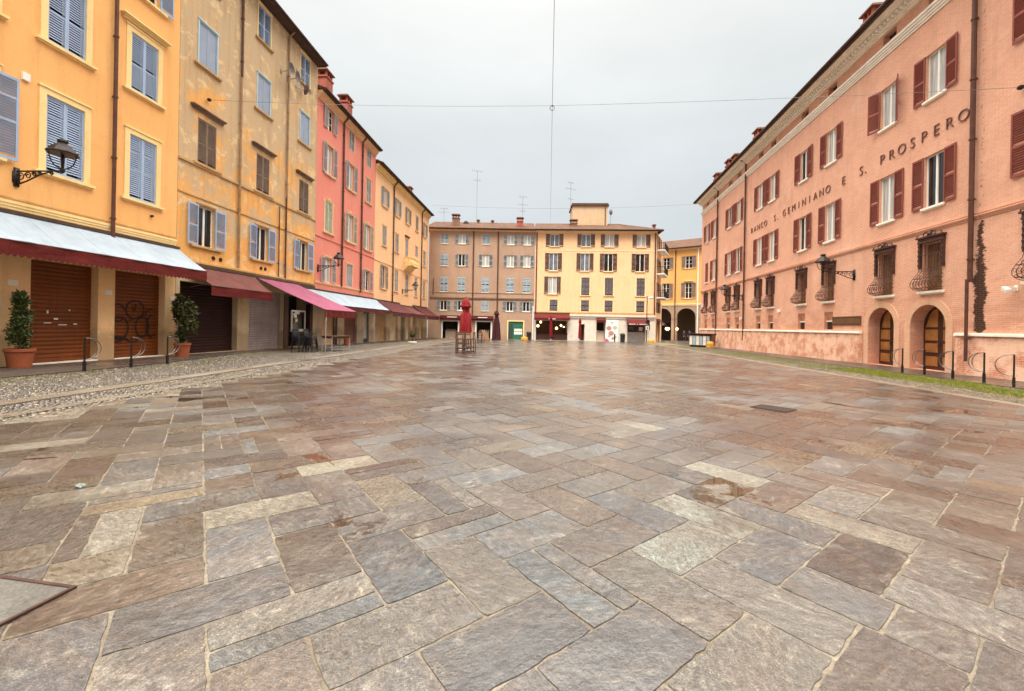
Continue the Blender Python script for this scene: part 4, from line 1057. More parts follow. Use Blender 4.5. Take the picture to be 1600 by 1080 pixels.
# ------------------------------------------------------------------ RIGHT: the bank palazzo
b = RB = Bld('bank_palazzo', FR, -48.9, 'long salmon brick palazzo with bronze letters, red shutters and arched doors along the right side', 'bank building')
x = b.x
UP = (-46.95, -44.45, -40.1, -37.9, -33.5, -31.4, -27.1, -24.2, -19.8, -17.2, -13.05, -10., -7.)
for i, c in enumerate(UP):
    k = .985
    b.win(c, 6.72, 8.87, 1.0, 'c' if i == 0 else 'o', 'sh_red', sw=.54, sill='white', sillw=1.12, pane='gcur' if i % 3 else 'gdark', depth=.24, sillpr=.09)
    b.win(c, 11.2, 13.12, 1.0, 'a' if i in (8,) else 'o', 'sh_red', sw=.54, sill='white', sillw=1.12, pane='gcur' if i % 4 != 2 else 'gdark', depth=.24, sillpr=.09)
    b.hole(c-.42, c+.42, 15.25, 15.68, .3)
    # ground floor window behind a goose-breast grille
    b.hole(c-.46, c+.46, 3.24, 5.2, .3)
    loc = (x(c), 0, 3.24); h = 1.96
    m = MB(); m.box(-.46, .46, .2, .24, 0, h); m.box(-.02, .02, .18, .2, 0, h); m.box(-.42, -.04, .185, .2, .1, .9); m.box(.04, .42, .185, .2, .1, .9); m.box(-.42, -.04, .185, .2, 1.0, 1.86); m.box(.04, .42, .185, .2, 1., 1.86)
    w_ = b.add('window', m, M['woodl'] if i in (6, 7, 8, 9) else M['wood'], None, loc)
    link('sill', sill_mesh(1.2, M['white'], .12), w_)
    if c > -30 or True:
        def grl():
            g = MB(); prof = [(-.10, 2.0), (-.10, .95), (-.16, .75), (-.34, .52), (-.44, .34), (-.42, .18), (-.30, .08), (-.14, .03), (-.06, .03)]
            sm = []
            for q in range(len(prof)-1):
                for t in (0, .5): sm.append(tuple(prof[q][a]+(prof[q+1][a]-prof[q][a])*t for a in (0, 1)))
            sm.append(prof[-1])
            for k in range(8): xx = -.52+k*(1.04/7); g.tube([(xx, y_, z_) for y_, z_ in sm], .011, 5)
            for z_, y_ in ((2.0, -.10), (1.5, -.10), (.95, -.10), (.52, -.34), (.12, -.36), (.03, -.08)):
                g.tube([(-.52, 0, z_), (-.52, y_, z_), (.52, y_, z_), (.52, 0, z_)], .013, 5)
            for sd in (-.53, .53):                             # scrolls in the breast
                for (cy, cz, r) in ((-.22, .32, .13), (-.10, .62, .09), (-.30, .16, .07), (-.08, .30, .07)):
                    g.tube([(sd, cy+r*(1-.06*t)*math.cos(t*.7), cz+r*(1-.06*t)*math.sin(t*.7)) for t in range(12)], .010, 4)
            for k in range(7):
                cx = -.445+k*.1485; g.tube([(cx+.06*math.cos(t*.8), -.415, .34+.06*math.sin(t*.8)) for t in range(8)], .009, 4, closed=True)
                g.tube([(cx+.055*math.cos(t*.8), -.105, .84+.055*math.sin(t*.8)) for t in range(8)], .008, 4, closed=True)
            return g.mesh('grille', M['ironr'])
        link('grille', cached('grl', grl), w_)
        def cro():
            g = MB(); g.box(-.62, .62, -.13, 0, 2.0, 2.07); g.box(-.66, .66, -.17, 0, 2.20, 2.26); g.box(-.60, .60, -.12, 0, 2.07, 2.20)
            for sd in (-1, 1):
                g.box(sd*.50, sd*.60, -.10, 0, .95, 2.0)
                g.tube([(sd*(.18+.12*math.cos(t*.6))*1., -.13, 2.34+.09*math.sin(t*.6)) for t in range(11)], .022, 5)
                g.tube([(sd*.62, -.14, 2.26), (sd*.6, -.14, 2.34), (sd*.52, -.14, 2.33)], .02, 5)
                for k in range(5): g.tube([(sd*.55+.04*math.cos(t*.9), -.115, 1.1+k*.2+.06*math.sin(t*.9)) for t in range(7)], .012, 4, closed=True)
            g.lathe([(.05, 2.26), (.09, 2.34), (.05, 2.42), (.03, 2.47), (.0, 2.52)], 8, (0, -.12, 0))
            for k in range(9): cx = -.48+k*.12; g.tube([(cx+.04*math.cos(t*.9), -.125, 2.135+.04*math.sin(t*.9)) for t in range(7)], .012, 4, closed=True)
            return g.mesh('hood', M['ironr'])
        link('hood', cached('cro', cro), w_)
    if i < 8 or c > -11:                                       # cellar lights under them
        b.hole(c-.42, c+.42, 1.62, 2.62, .22)
        m = MB(); m.quad((-.42, .22, .55), (.42, .22, .55), (.42, .03, 1.0), (-.42, .03, 1.0)); m.box(-.42, .42, .2, .24, .44, .55)
        w_ = b.add('cellar_window', m, M['rb'], None, (x(c), 0, 1.62))
        m = MB(); m.box(-.42, .42, .20, .22, 0, .44); m.build('pane', M['dark'], w_); m = MB(); m.box(-.42, .42, .12, .2, .44, .5); m.build('lintel', M['white'], w_)
for c, w in ((-20.03, 1.7), (-17.38, 1.76)):
    z0 = gs(FR, c)+.02; b.hole(c-w/2, c+w/2, z0, 2.68, .5, True)
    m = MB(); r = w/2; N = 20; cx = x(c); zc = 2.68-r
    def ring(r0, r1, y0, m_): 
        for k in range(N):
            a0, a1 = PI*k/N, PI*(k+1)/N
            P = [(cx-r0*math.cos(a0), zc+r0*math.sin(a0)), (cx-r0*math.cos(a1), zc+r0*math.sin(a1)), (cx-r1*math.cos(a1), zc+r1*math.sin(a1)), (cx-r1*math.cos(a0), zc+r1*math.sin(a0))]
            m_.prism(P, y0, .0)
    ring(r+.002, r+.30, -.03, m); m.box(cx-r-.30, cx-r-.002, -.03, 0, z0-.1, zc); m.box(cx+r+.002, cx+r+.30, -.03, 0, z0-.1, zc)
    b.add('arch_surround', m, M['rarch'])
    d = MB(); pts = [(cx-r*math.cos(PI*k/N), zc+r*math.sin(PI*k/N)) for k in range(N+1)]
    d.prism([(cx-r, z0)]+pts+[(cx+r, z0)], .5, .56)
    dr = b.add('arched_door', d, M['doord'])
    d = MB()
    for sd in (-1, 1):
        for (z_, t_) in ((.15, .55), (.72, 1.1), (1.22, 1.68)): d.box(cx+sd*(r-.13), cx+sd*.13, .47, .5, z0+z_, z0+t_); d.box(cx+sd*(r-.2), cx+sd*.2, .455, .47, z0+z_+.07, z0+t_-.07)
        d.prism([(cx+sd*(r-.17), z0+1.78), (cx+sd*.13, z0+1.78), (cx+sd*.13, zc+r*.84), (cx+sd*r*.38, zc+r*.78), (cx+sd*r*.6, zc+r*.55)], .47, .5)
    d.build('door_panel', M['doorw'], dr)
    d = MB(); d.box(cx-.09, cx-.05, .42, .5, z0+1.0, z0+1.18); d.build('handle', M['bronze'], dr)
    t = MB(); t.box(cx-r-.1, cx+r+.1, -.25, .5, z0-.2, z0-.01); b.add('threshold', t, M['curb'])
b.wall(-48.9, -3., -1.4, 14.7, M['rb'], 'wall', 9.)
b.wall(-48.9, -3., 14.7, 16.1, M['rb'], 'attic_wall', 9.)
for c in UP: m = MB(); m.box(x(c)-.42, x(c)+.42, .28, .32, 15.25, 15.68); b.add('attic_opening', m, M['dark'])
for a, c in ((-48.95, -21.35), (-15.95, -3.)):                  # battered brick foot and its stone ledge
    m = MB(); xa, xc = x(a), x(c)
    m.poly([(xa, -.10, 1.42), (xa, -.26, -1.2), (xc, -.26, -1.2), (xc, -.10, 1.42)]); m.poly([(xc, -.10, 1.42), (xc, -.26, -1.2), (xc+(.12 if c < -20 else 0), 0, -1.2), (xc, 0, 1.42)])
    m.poly([(xa, -.10, 1.42), (xa-.1, 0, -1.2), (xa, -.26, -1.2)]) if a < -20 else m.poly([(xa, -.10, 1.42), (xa, 0, 1.42), (xa-.12, 0, -1.2), (xa, -.26, -1.2)])
    m.poly([(xa, -.10, 1.42), (xc, -.10, 1.42), (xc, 0, 1.42), (xa, 0, 1.42)])
    b.add('wall_foot', m, M['rbase'])
    m = MB(); m.box(xa-.05, xc+.02, -.16, .0, 1.425, 1.50); m.box(xa-.05, xc+.02, -.13, 0, 1.50, 1.54); b.add('ledge', m, M['white'])
b.band('string_course', -48.9, -3., 5.68, 5.84, .09, 'rb', 3); b.band('string_course', -48.9, -3., 5.88, 5.92, .05, 'rb')
b.band('cornice', -48.95, -3., 14.62, 15.02, .2, 'white', 4); b.band('cornice', -48.95, -3., 15.74, 15.86, .22, 'white', 2)
m = MB(); m.box(x(-48.95), x(-3), -.24, 0, 15.86, 16.0); s_ = -48.9
while s_ < -3: m.box(x(s_), x(s_)+.13, -.40, -.24, 15.88, 15.995); s_ += .25
b.add('dentil_cornice', m, M['white']); b.band('cornice', -49., -3., 16.0, 16.16, .72, 'white', 3)
rf = b.roof(-49.2, -2.8, 16.17, .88, 6., 2.3)
for c, z, y_ in ((-47.6, 19.0, .9), (-44.2, 19.2, 1.), (-42.4, 19.0, 1.), (-37.2, 19.1, 1.), (-23.0, 19.0, 1.), (-12., 19.2, 1.)): chimney(rf, b, c, y_, 16.3, z, .85, .7, 'roofr')
b.pipe(-43.3, .2, 15.9, 'pipe', .07, .12, topout=.6); b.pipe(-36.2, .6, 15.9, 'pipe', .07, .12, topout=.6)
b.pipe(-15.38, 3.4, 15.9, 'pipe', .075, .14, topout=.6); b.pipe(-15.37, .5, 3.5, 'pipe', .05, .24)
WORDS = (('BANCO', -35.25, -32.1), ('S.', -31.3, -30.55), ('GEMINIANO', -29.85, -24.1), ('E', -23.2, -22.8), ('S.', -21.85, -21.3), ('PROSPERO', -20.4, -15.58))
for txt, a, c in WORDS:
    n = len(txt); m = MB(); L_ = [ch for ch in txt if ch != '.']; st = (c-a)/max(len(L_), 1)
    for i, ch in enumerate(L_):
        me = text_mesh(ch, .66, .018, -.011); cx = a+st*(i+.5)
        vv = [v.co.copy() for v in me.vertices]; n0 = len(m.v)
        m.v += [(v.x*1.0+x(cx), v.y-.03, v.z+9.54) for v in vv]
        for p in me.polygons: m.f.append(tuple(n0+i_ for i_ in p.vertices)); m.m.append(0)
        bpy.data.meshes.remove(me); b.add('letter', m, M['bronze']); m = MB()
    if '.' in txt: m.box(x(c)+.02, x(c)+.08, -.045, -.01, 9.54, 9.60); b.add('full_stop', m, M['bronze'])
m = MB(); m.box(x(-23.75), x(-21.4), -.05, 0, 1.86, 2.32); pl = b.add('name_plaque', m, M['clad']); m = MB(); m.box(x(-23.7), x(-21.45), -.06, -.05, 1.90, 1.93); m.box(x(-23.7), x(-21.45), -.06, -.05, 2.25, 2.28); m.build('border', M['ironr'], pl)
m = MB(); m.bar((0, 0, 0), (0, -.25, .02), .05, .05); m.bar((-.12, -.25, .0), (.22, -.42, -.12), .12, .11); m.box(-.06, .06, -.02, 0, -.1, .1); b.add('security_camera', m, M['whitep'], None, (x(-13.9), 0, 3.05))
m = MB(); m.box(-.1, .1, -.12, 0, -.1, .12); b.add('alarm_box', m, M['whitep'], None, (x(-30.0), 0, 2.9)); m = MB(); m.box(-.1, .1, -.2, 0, -.1, .15); b.add('flood_light', m, M['paper'], None, (x(-48.0), 0, 4.15))
m = MB(); m.box(-.1, .1, -.12, 0, -.1, .12); b.add('alarm_box', m, M['whitep'], None, (x(-36.9), 0, 2.5))

# ------------------------------------------------------------------ AWNINGS
def awning(fr, s0, s1, zw, zf, off, val, top, vmat, label, group=None, scallop=.16, posts=(), text=None, seams=1.2, cassette=True):
    px_, py_ = world(fr, s0); n = s1-s0
    o = empty('awning', (px_, py_, zw), rotz(fr), label, 'awning', group)
    b = MB(); k = max(2, int(n/.5)); dz = zf-zw
    rw = 5
    def P(i, j, up=0):
        t = j/rw; sag = -.05*math.sin(PI*t)*(1+.6*math.sin(i*1.7)) - .03*math.sin(PI*i/k*max(1, int(n/1.9)))**2*t
        return (n*i/k, -.06-(off-.06)*t, dz*t+sag+up)
    for i in range(k):
        for j in range(rw):
            b.quad(P(i, j, .012), P(i+1, j, .012), P(i+1, j+1, .012), P(i, j+1, .012)); b.quad(P(i, j), P(i, j+1), P(i+1, j+1), P(i+1, j))
    link('canopy', b.mesh('canopy', top, True), o)
    v = MB(); c = int(n/(scallop or .3)); y = -off-.012
    for i in range(c):
        xa, xb = n*i/c, n*(i+1)/c; w0 = .02*math.sin(i*.9); w1 = .02*math.sin((i+1)*.9)
        zb = dz-val; pts = [(xa, y+w0, dz+.012-.03*math.sin(PI*xa/n)), (xa, y+w0, zb+.03), ((xa+xb)/2, y+(w0+w1)/2, zb-.03 if scallop else zb+.03), (xb, y+w1, zb+.03), (xb, y+w1, dz+.012-.03*math.sin(PI*xb/n))]
        v.poly(pts); v.poly([(p[0], p[1]+.008, p[2]) for p in pts[::-1]])
    link('valance', v.mesh('valance', vmat, fix=False), o)
    f = MB()
    if cassette: g_ = MB(); g_.box(-.02, n+.02, -.12, 0, .0, .10); link('cassette', g_.mesh('cassette', M['eave']), o)
    f.tube([(0, -off, dz-.02), (n, -off, dz-.02)], .025, 6)
    q = max(2, int(n/2.2)+1)
    for i in range(q if off < 2.5 else 0): xx = .1+(n-.2)*i/(q-1); f.tube([(xx, -.03, dz*.75-.3), (xx, -off*.55, dz*.8-.16), (xx, -off, dz-.03)], .02, 6)
    link('arm_frame' if off < 2.5 else 'front_bar', f.mesh('arm_frame', M['eave']), o)
    for xx in posts:
        g = MB(); X, Y = world(fr, s0+xx, off); g.tube([(xx, -off+.03, dz), (xx, -off+.03, gz(Y)-zw)], .028, 8); link('support_post', g.mesh('support_post', M['metal']), o)
    if text:
        for a, e_ in text:
            g = MB(); q = a
            while q < e_: w_ = R_.uniform(.05, .12); g.box(q, min(q+w_, e_), y-.018, y-.006, dz-val*.62, dz-val*.3); q += w_+.03
            link('lettering', g.mesh('lettering', M['paper']), o)
    return o
awning(FL, 3.5, 17.93, 4.52, 3.58, 1.35, .42, M['c_white'], M['c_red'], 'long bleached white awning with a scalloped red valance on the yellow house')
awning(FL, 18.5, 22.7, 3.9, 3.05, 1.1, .48, M['c_brick'], M['c_red'], 'short faded brick red awning with dark spots between the white and the pink awning', scallop=0)
awning(FL, 22.9, 26.75, 3.88, 2.2, 3.95, .42, M['c_pink'], M['c_red'], 'steep magenta pink awning reaching far out from the ochre house', scallop=.1, posts=(.2,))
awning(FL, 27.3, 39.35, 3.72, 2.72, 1.45, .38, M['c_white'], M['c_wine'], 'long pale bluish white awning with wine red valance on the coral house', scallop=.0, posts=(8.6,))
awning(FL, 39.5, 46.0, 3.7, 2.62, 1.7, .45, M['c_wine'], M['c_wine'], 'wine red awning on the apricot house, next to the pale awning of the coral house', 'wine red awnings on the apricot house', scallop=0)
awning(FL, 46.2, 50.6, 3.5, 2.6, 1.75, .45, M['c_brick'], M['c_wine'], 'patchy red awning coloured as sunlit on the apricot house, under the small balcony', 'wine red awnings on the apricot house', scallop=0)  # lighter canvas puts the sunlit look into the colour
awning(FL, 50.8, 57.2, 3.7, 2.55, 1.8, .5, M['c_wine'], M['c_wine'], 'wine red awning on the apricot house, last one before the brick house', 'wine red awnings on the apricot house', scallop=0)
awning(FY, .05, 5.0, 3.3, 2.7, .9, .35, M['c_red'], M['c_red'], 'red awning above the lit shop window of the corner house', scallop=0, text=((2.0, 3.0),))
awning(FY, 8.75, 10.05, 2.74, 2.5, .5, .35, M['c_red'], M['c_red'], 'small dark red awning beside the white food poster', scallop=0)
awning(FY, 12.9, 15.9, 2.76, 2.2, .8, .38, M['c_red'], M['c_red'], 'red awning with white lettering above the grey counter shutter', scallop=0, text=((.2, 1.1), (1.3, 2.8)))
awning((Vector(cp), SD), .7, 4.8, 2.75, 2.2, .8, .35, M['c_wine'], M['c_wine'], 'dark red awning round the corner in the lane', scallop=0, text=((.4, 1.4),))

# ------------------------------------------------------------------ WALL LANTERNS
def lantern(fr, s, z, label, src=None):
    X, Y = world(fr, s, 0)
    if src:
        o = copy_tree(src); o.location = (X, Y, z); o.rotation_euler = (0, 0, rotz(fr)); o['label'] = label; return o
    o = empty('wall_lantern', (X, Y, z), rotz(fr), label, 'street lamp', 'wrought iron wall lanterns')
    b = MB(); b.box(-.06, .06, -.05, 0, -.42, .14); b.box(-.09, .09, -.03, 0, -.3, .02)
    b.tube([(0, -.02, .04), (0, -1.5, .04)], .022, 6); b.tube([(0, -.03, -.36), (0, -.35, -.26), (0, -.75, -.08), (0, -1.12, .02)], .022, 6)
    for cy, cz, r in ((-.16, -.12, .13), (-.40, -.09, .11), (-.60, -.05, .075), (-.78, -.02, .05), (-1.16, -.04, .06)):
        b.tube([(0, cy+r*(1-.05*t)*math.cos(t*.62), cz+r*(1-.05*t)*math.sin(t*.62)) for t in range(15)], .016, 5)
    link('bracket', b.mesh('bracket', M['iron'], True), o)
    h = MB(); c = (0, -1.5, 0)
    h.lathe([(.02, -.03), (.06, .02), (.06, .08), (.03, .12)], 8, c)
    for k in range(4):
        a = PI/4+k*PI/2; h.tube([(c[0]+r*math.cos(a), c[1]+r*math.sin(a), zz) for r, zz in ((.04, .1), (.14, .15), (.22, .26), (.265, .42), (.29, .56))], .016, 5)
    h.tube([(0, -1.5, .1), (0, -1.5, .56)], .03, 6)
    link('lamp_yoke', h.mesh('lamp_yoke', M['iron'], True), o)
    s_ = MB(); s_.lathe([(.36, .52), (.37, .56), (.33, .60), (.26, .70), (.16, .80), (.10, .84), (.10, .87), (.13, .89), (.12, .94), (.04, .97)], 8, c, ph=PI/8); s_.lathe([(.30, .54), (.05, .62)], 8, c, ph=PI/8)
    link('lamp_shade', s_.mesh('lamp_shade', M['iron']), o)
    return o
l0 = lantern(FL, 12.4, 5.78, 'black wrought iron wall lantern on the yellow house')
lantern(FL, 29.2, 5.42, 'black wrought iron wall lantern at the edge of the coral house', l0)
lantern(FL, 47.0, 5.28, 'small far wall lantern on the apricot house under its balcony', l0)
lantern(FR, -22.0, 4.62, 'wall lantern on the salmon bank, above the plaque left of the arched doors', l0)
lantern(FR, -36.7, 4.48, 'small far wall lantern on the salmon bank beside a downpipe', l0)

# ------------------------------------------------------------------ DISHES, CABLES, ANTENNAS
for k, (s_, z, lab) in enumerate(((24.75, 16.35, 'grey satellite dish on the ochre house, left one of three'), (25.35, 16.25, 'grey satellite dish on the ochre house, middle one of three'), (26.25, 16.3, 'grey satellite dish on the ochre house, right one of three seen edge on'))):
    X, Y = world(FL, s_, .0); o = empty('satellite_dish', (X, Y, z), rotz(FL)+(0, .1, 1.0)[k], lab, 'satellite dish', 'satellite dishes on the ochre house')
    m = MB(); m.lathe([(0.0, -.09), (.15, -.075), (.26, -.035), (.33, .0)], 18, caps=False); m.lathe([(.33, .0), (.26, -.045), (.15, -.085), (0, -.10)], 18, caps=False)
    m.v = [(x_, z_-.62, y_*1.05+.12) for x_, y_, z_ in m.v]; m.v = [(a, -b_-1.28, c) for a, b_, c in m.v]
    m.build('reflector', M['dish'], o, smooth=True)
    m = MB(); m.tube([(0, 0, 0), (0, -.3, 0), (0, -.57, .08)], .025, 6); m.tube([(0, -.6, -.12), (0, -.9, -.1), (0, -.95, .1)], .012, 5); m.box(-.04, .04, -1., -.93, .06, .16); m.box(-.07, .07, -.04, 0, -.1, .1); m.build('arm', M['metal'], o)
def cable(name, pts, r, label, cat='cable', sag=.0, n=24):
    m = MB(); P = []
    for i in range(len(pts)-1):
        a, c = Vector(pts[i]), Vector(pts[i+1])
        for k in range(n): t = k/n; p = a+(c-a)*t; p.z -= sag*4*t*(1-t); P.append(p)
    P.append(Vector(pts[-1])); m.tube(P, r, 5)
    return tag(m.build(name, M['wire'], None), label, cat)
hl = Vector((*world(FL, 19.36, .12), 11.72)); hr = Vector((*world(FR, -13.75, .12), 9.6)); nd = Vector((1.42, 16.3, 10.15))
m = MB(); P = []
for i in range(25): t = i/24; p = hl+(nd-hl)*t; p.z -= 4*t*(1-t)*.12; P.append(p)
for i in range(1, 25): t = i/24; p = nd+(hr-nd)*t; p.z -= 4*t*(1-t)*.06; P.append(p)
m.tube(P, .007, 5); oc = tag(m.build('overhead_cable', M['wire']), 'long thin cable strung across the square from the ochre house to the bank', 'cable')
m = MB(); m.tube([nd+Vector((.09*math.cos(a*.5), 0, -.10+.09*math.sin(a*.5))) for a in range(13)], .014, 5); m.lathe([(.0, -.03), (.05, 0), (0, .05)], 8, tuple(nd)); m.build('cable_clamp', M['wire'], oc)
for p, q in ((hl, 'l'), (hr, 'r')): m = MB(); m.lathe([(0, -.09), (.08, -.04), (.09, .03), (.0, .09)], 8, tuple(p)); m.build('wall_anchor', M['iron'], oc)
top = Vector((.98, 11.2, 10.4)); en = Vector((5.2, 59.2, 15.9)); m = MB(); P = [Vector((-1.5, -14, 14.5)), top.lerp(Vector((-1.5, -14, 14.5)), .5)-Vector((0, 0, .4)), top, nd+Vector((0, 0, .03))]
for i in range(1, 25): t = i/24; p = nd+(en-nd)*t; p.z -= 4*t*(1-t)*.9; P.append(p)
m.tube(P, .008, 5); tag(m.build('overhead_cable', M['wire']), 'thin cable running along the square to the roof of the corner house', 'cable')
cable('overhead_cable', [(-10.2, 52, 16.4), (22.3, 50.5, 16.7)], .018, 'thin far cable between the apricot house and the far end of the bank', sag=.5)
def antenna(s, y, z0, z1, kind, label):
    X, Y = world(FB, s, -y); o = empty('roof_antenna', (X, Y, z0), R_.uniform(-.5, .5), label, 'antenna', 'aerials on the far roofs')
    m = MB(); h = z1-z0; m.tube([(0, 0, -.8), (0, 0, h)], .022, 6); m.build('mast', M['wire'], o)
    m = MB()
    for zz, L in kind:
        zz *= h; m.tube([(-L/2, 0, zz), (L/2, 0, zz)], .013, 5)
        for k in range(6): q = -L/2+L*k/5; m.tube([(q, -.28, zz), (q, .28, zz)], .008, 4); m.tube([(q, 0, zz-.2), (q, 0, zz+.2)], .008, 4)
    m.build('array', M['wire'], o)
antenna(5.9, 4.5, 17.2, 25.0, ((1., 1.6), (.82, 1.1)), 'tallest thin antenna mast on the brick house roof')
antenna(12.9, 4.5, 17.2, 21.2, ((1., 1.2), (.7, 1.4), (.45, .8)), 'short antenna with several arrays near the right chimney of the brick house')
antenna(20.4, 6., 17.6, 24.0, ((1., 1.), (.85, 1.8), (.6, .9)), 'antenna mast standing at the left side of the rooftop tower')
antenna(.9, 4.5, 17.0, 19.2, ((1., 1.1), (.75, 1.4)), 'low antenna at the left end of the brick house roof')
X, Y = world(FY, 11.4, -5.); o = empty('satellite_dish', (X, Y, 17.3), 0, 'pale satellite dish on a mast beside the rooftop tower', 'satellite dish')
m = MB(); m.tube([(0, 0, -.6), (0, 0, 1.9)], .04, 6); m.build('mast', M['metal'], o); m = MB(); m.lathe([(0, .1), (.2, .08), (.38, .0), (.38, .01), (0, .14)], 16); m.v = [(a*.7, -c-.05, b_*1.15+1.75) for a, b_, c in m.v]; m.build('reflector', M['dish'], o)

# ------------------------------------------------------------------ PROPS
def rack(X, Y, rz, label, src=None):
    z = gz(Y)
    if src: o = copy_tree(src); o.location = (X, Y, z); o.rotation_euler = (0, 0, rz); o['label'] = label; return o
    o = empty('bike_rack', (X, Y, z), rz, label, 'bike rack', 'iron bicycle hoops')
    m = MB(); m.box(-.020, .020, -.010, .010, -.05, .93); m.box(-.032, .032, -.02, .02, -.05, .28); m.build('post', M['iron'], o)
    for sd in (-1, 1):
        m = MB(); P = []
        for k in range(17):
            t = k/16; a = rad(95-190*t); P.append((.02+.33*max(0, math.cos(a))**.9, sd*(.02+.05*math.sin(PI*t)), .62+.30*math.sin(a)))
        m.tube(P, .011, 6); m.build('hoop', M['steel'], o, smooth=True)
    return o
r0 = rack(-11.8, 11.5, rad(80), 'black iron bike rack nearest the camera on the left, before the plain orange shutter')
rack(-11.65, 12.75, rad(80), 'black iron bike rack before the pillar beside the graffiti shutter', r0)
rack(-11.66, 14.1, rad(78), 'black iron bike rack between the graffiti shutter and the bushy potted shrub', r0)
for k, (X, Y, lab) in enumerate(((14.9, 15.85, 'iron bike rack on the grass left of the nearer arched door'), (15.0, 15.1, 'iron bike rack on the grass in front of the nearer arched door'), (14.65, 13.8, 'iron bike rack on the grass just right of the nearer arched door'), (14.72, 12.95, 'iron bike rack on the grass below the downpipe of the bank'), (14.2, 11.75, 'iron bike rack on the grass at the right edge, turned end on'))):
    rack(X, Y, rad(100) if k < 4 else rad(130), lab, r0)

def leaves(m, cx, cy, z0, z1, rfun, n, sz, rr, up=.5, clumps=26):
    C = []
    for _ in range(clumps):
        t = rr.random(); a = rr.random()*2*PI; r = rfun(t)*math.sqrt(rr.random())*.92
        C.append((cx+r*math.cos(a), cy+r*math.sin(a), z0+(z1-z0)*t, .10+.5*rfun(t)*rr.random()))
    for _ in range(n):
        c = rr.choice(C); d = Vector((rr.gauss(0, 1), rr.gauss(0, 1), rr.gauss(0, 1))).normalized()*c[3]*rr.random()**.4
        p = Vector((c[0]+d.x, c[1]+d.y, c[2]+d.z*1.3))
        if p.z < z0-.05: continue
        dr = Vector((rr.gauss(0, 1), rr.gauss(0, 1), rr.gauss(up, .8))).normalized(); s = sz*rr.uniform(.6, 1.4)
        sd = dr.orthogonal().normalized(); sd.rotate(Matrix.Rotation(rr.random()*6, 3, dr)); 
        n0 = len(m.v); m.v += [tuple(p), tuple(p+dr*s*.5+sd*s*.22), tuple(p+dr*s), tuple(p+dr*s*.5-sd*s*.22)]
        m.f.append((n0, n0+1, n0+2, n0+3)); m.m.append(0)
def pot_plant(X, Y, r, h, label, rfun, H, n, sz, mat, seed, square=False):
    z = gz(Y)+.012; o = empty('potted_shrub', (X, Y, z), 0, label, 'potted plant'); rr = random.Random(seed)
    m = MB(); m.lathe([(r*.78, 0), (r*.84, h*.3), (r*.95, h*.8), (r, h*.82), (r*1.04, h*.84), (r*1.04, h), (r*.93, h), (r*.9, h*.88), (0.01, h*.88)], 24); m.build('pot', M['terra'], o, smooth=False)
    m = MB(); m.lathe([(.0, h*.9), (r*.9, h*.9)], 20, caps=False); m.build('soil', M['soil'], o, fix=False)
    m = MB(); m.tube([(0, 0, h*.85), (.02, .01, h+.3), (-.02, .02, H*.7)], [.03, .025, .012], 6)
    for k in range(7): a = rr.random()*6; t = rr.uniform(.2, .7); m.tube([(0, 0, h+(H-h)*t*.6), (rfun(t)*.7*math.cos(a), rfun(t)*.7*math.sin(a), h+(H-h)*t)], [.014, .006], 5)
    m.build('stem', M['bark'], o)
    m = MB(); leaves(m, 0, 0, h, H, rfun, n, sz, rr); m.build('foliage', M[mat], o, fix=False)
pot_plant(-14.3, 12.1, .31, .55, 'tall narrow conifer shrub in a round terracotta pot by the left edge', lambda t: .15*math.sin(PI*min(1, .28+t*.68))**.6, 2.1, 5200, .085, 'leaf', 1)
pot_plant(-13.85, 17.5, .29, .55, 'broad leafy shrub in a terracotta pot beside the graffiti shutter', lambda t: .08+.36*math.sin(PI*min(1, .1+t*.82))**.8, 2.5, 3400, .12, 'leaf2', 2)
pot_plant(-12.35, 31.2, .25, .55, 'terracotta pot with a few bare twigs before the brown roller shutter', lambda t: .18, .95, 70, .06, 'leaf2', 3)

def planter():
    o = empty('plant_stand', (-9.6, 40.2, gz(40.2)), 0, 'dark plant on a thin stand with a round white base, under the apricot house awnings', 'plant stand')
    m = MB(); m.lathe([(.42, 0), (.42, .05), (.1, .07)], 20); m.build('base', M['white'], o); m = MB(); m.tube([(0, 0, .05), (0, 0, .45)], .03, 8); m.build('stem', M['iron'], o)
    m = MB(); m.lathe([(.1, .42), (.2, .5), (.26, .75), (.2, .74), (.05, .7)], 14); m.build('bowl', M['iron'], o)
    m = MB(); leaves(m, 0, 0, .72, .98, lambda t: .28, 260, .12, random.Random(6), clumps=14); m.build('foliage', M['leaf2'], o, fix=False)
planter()

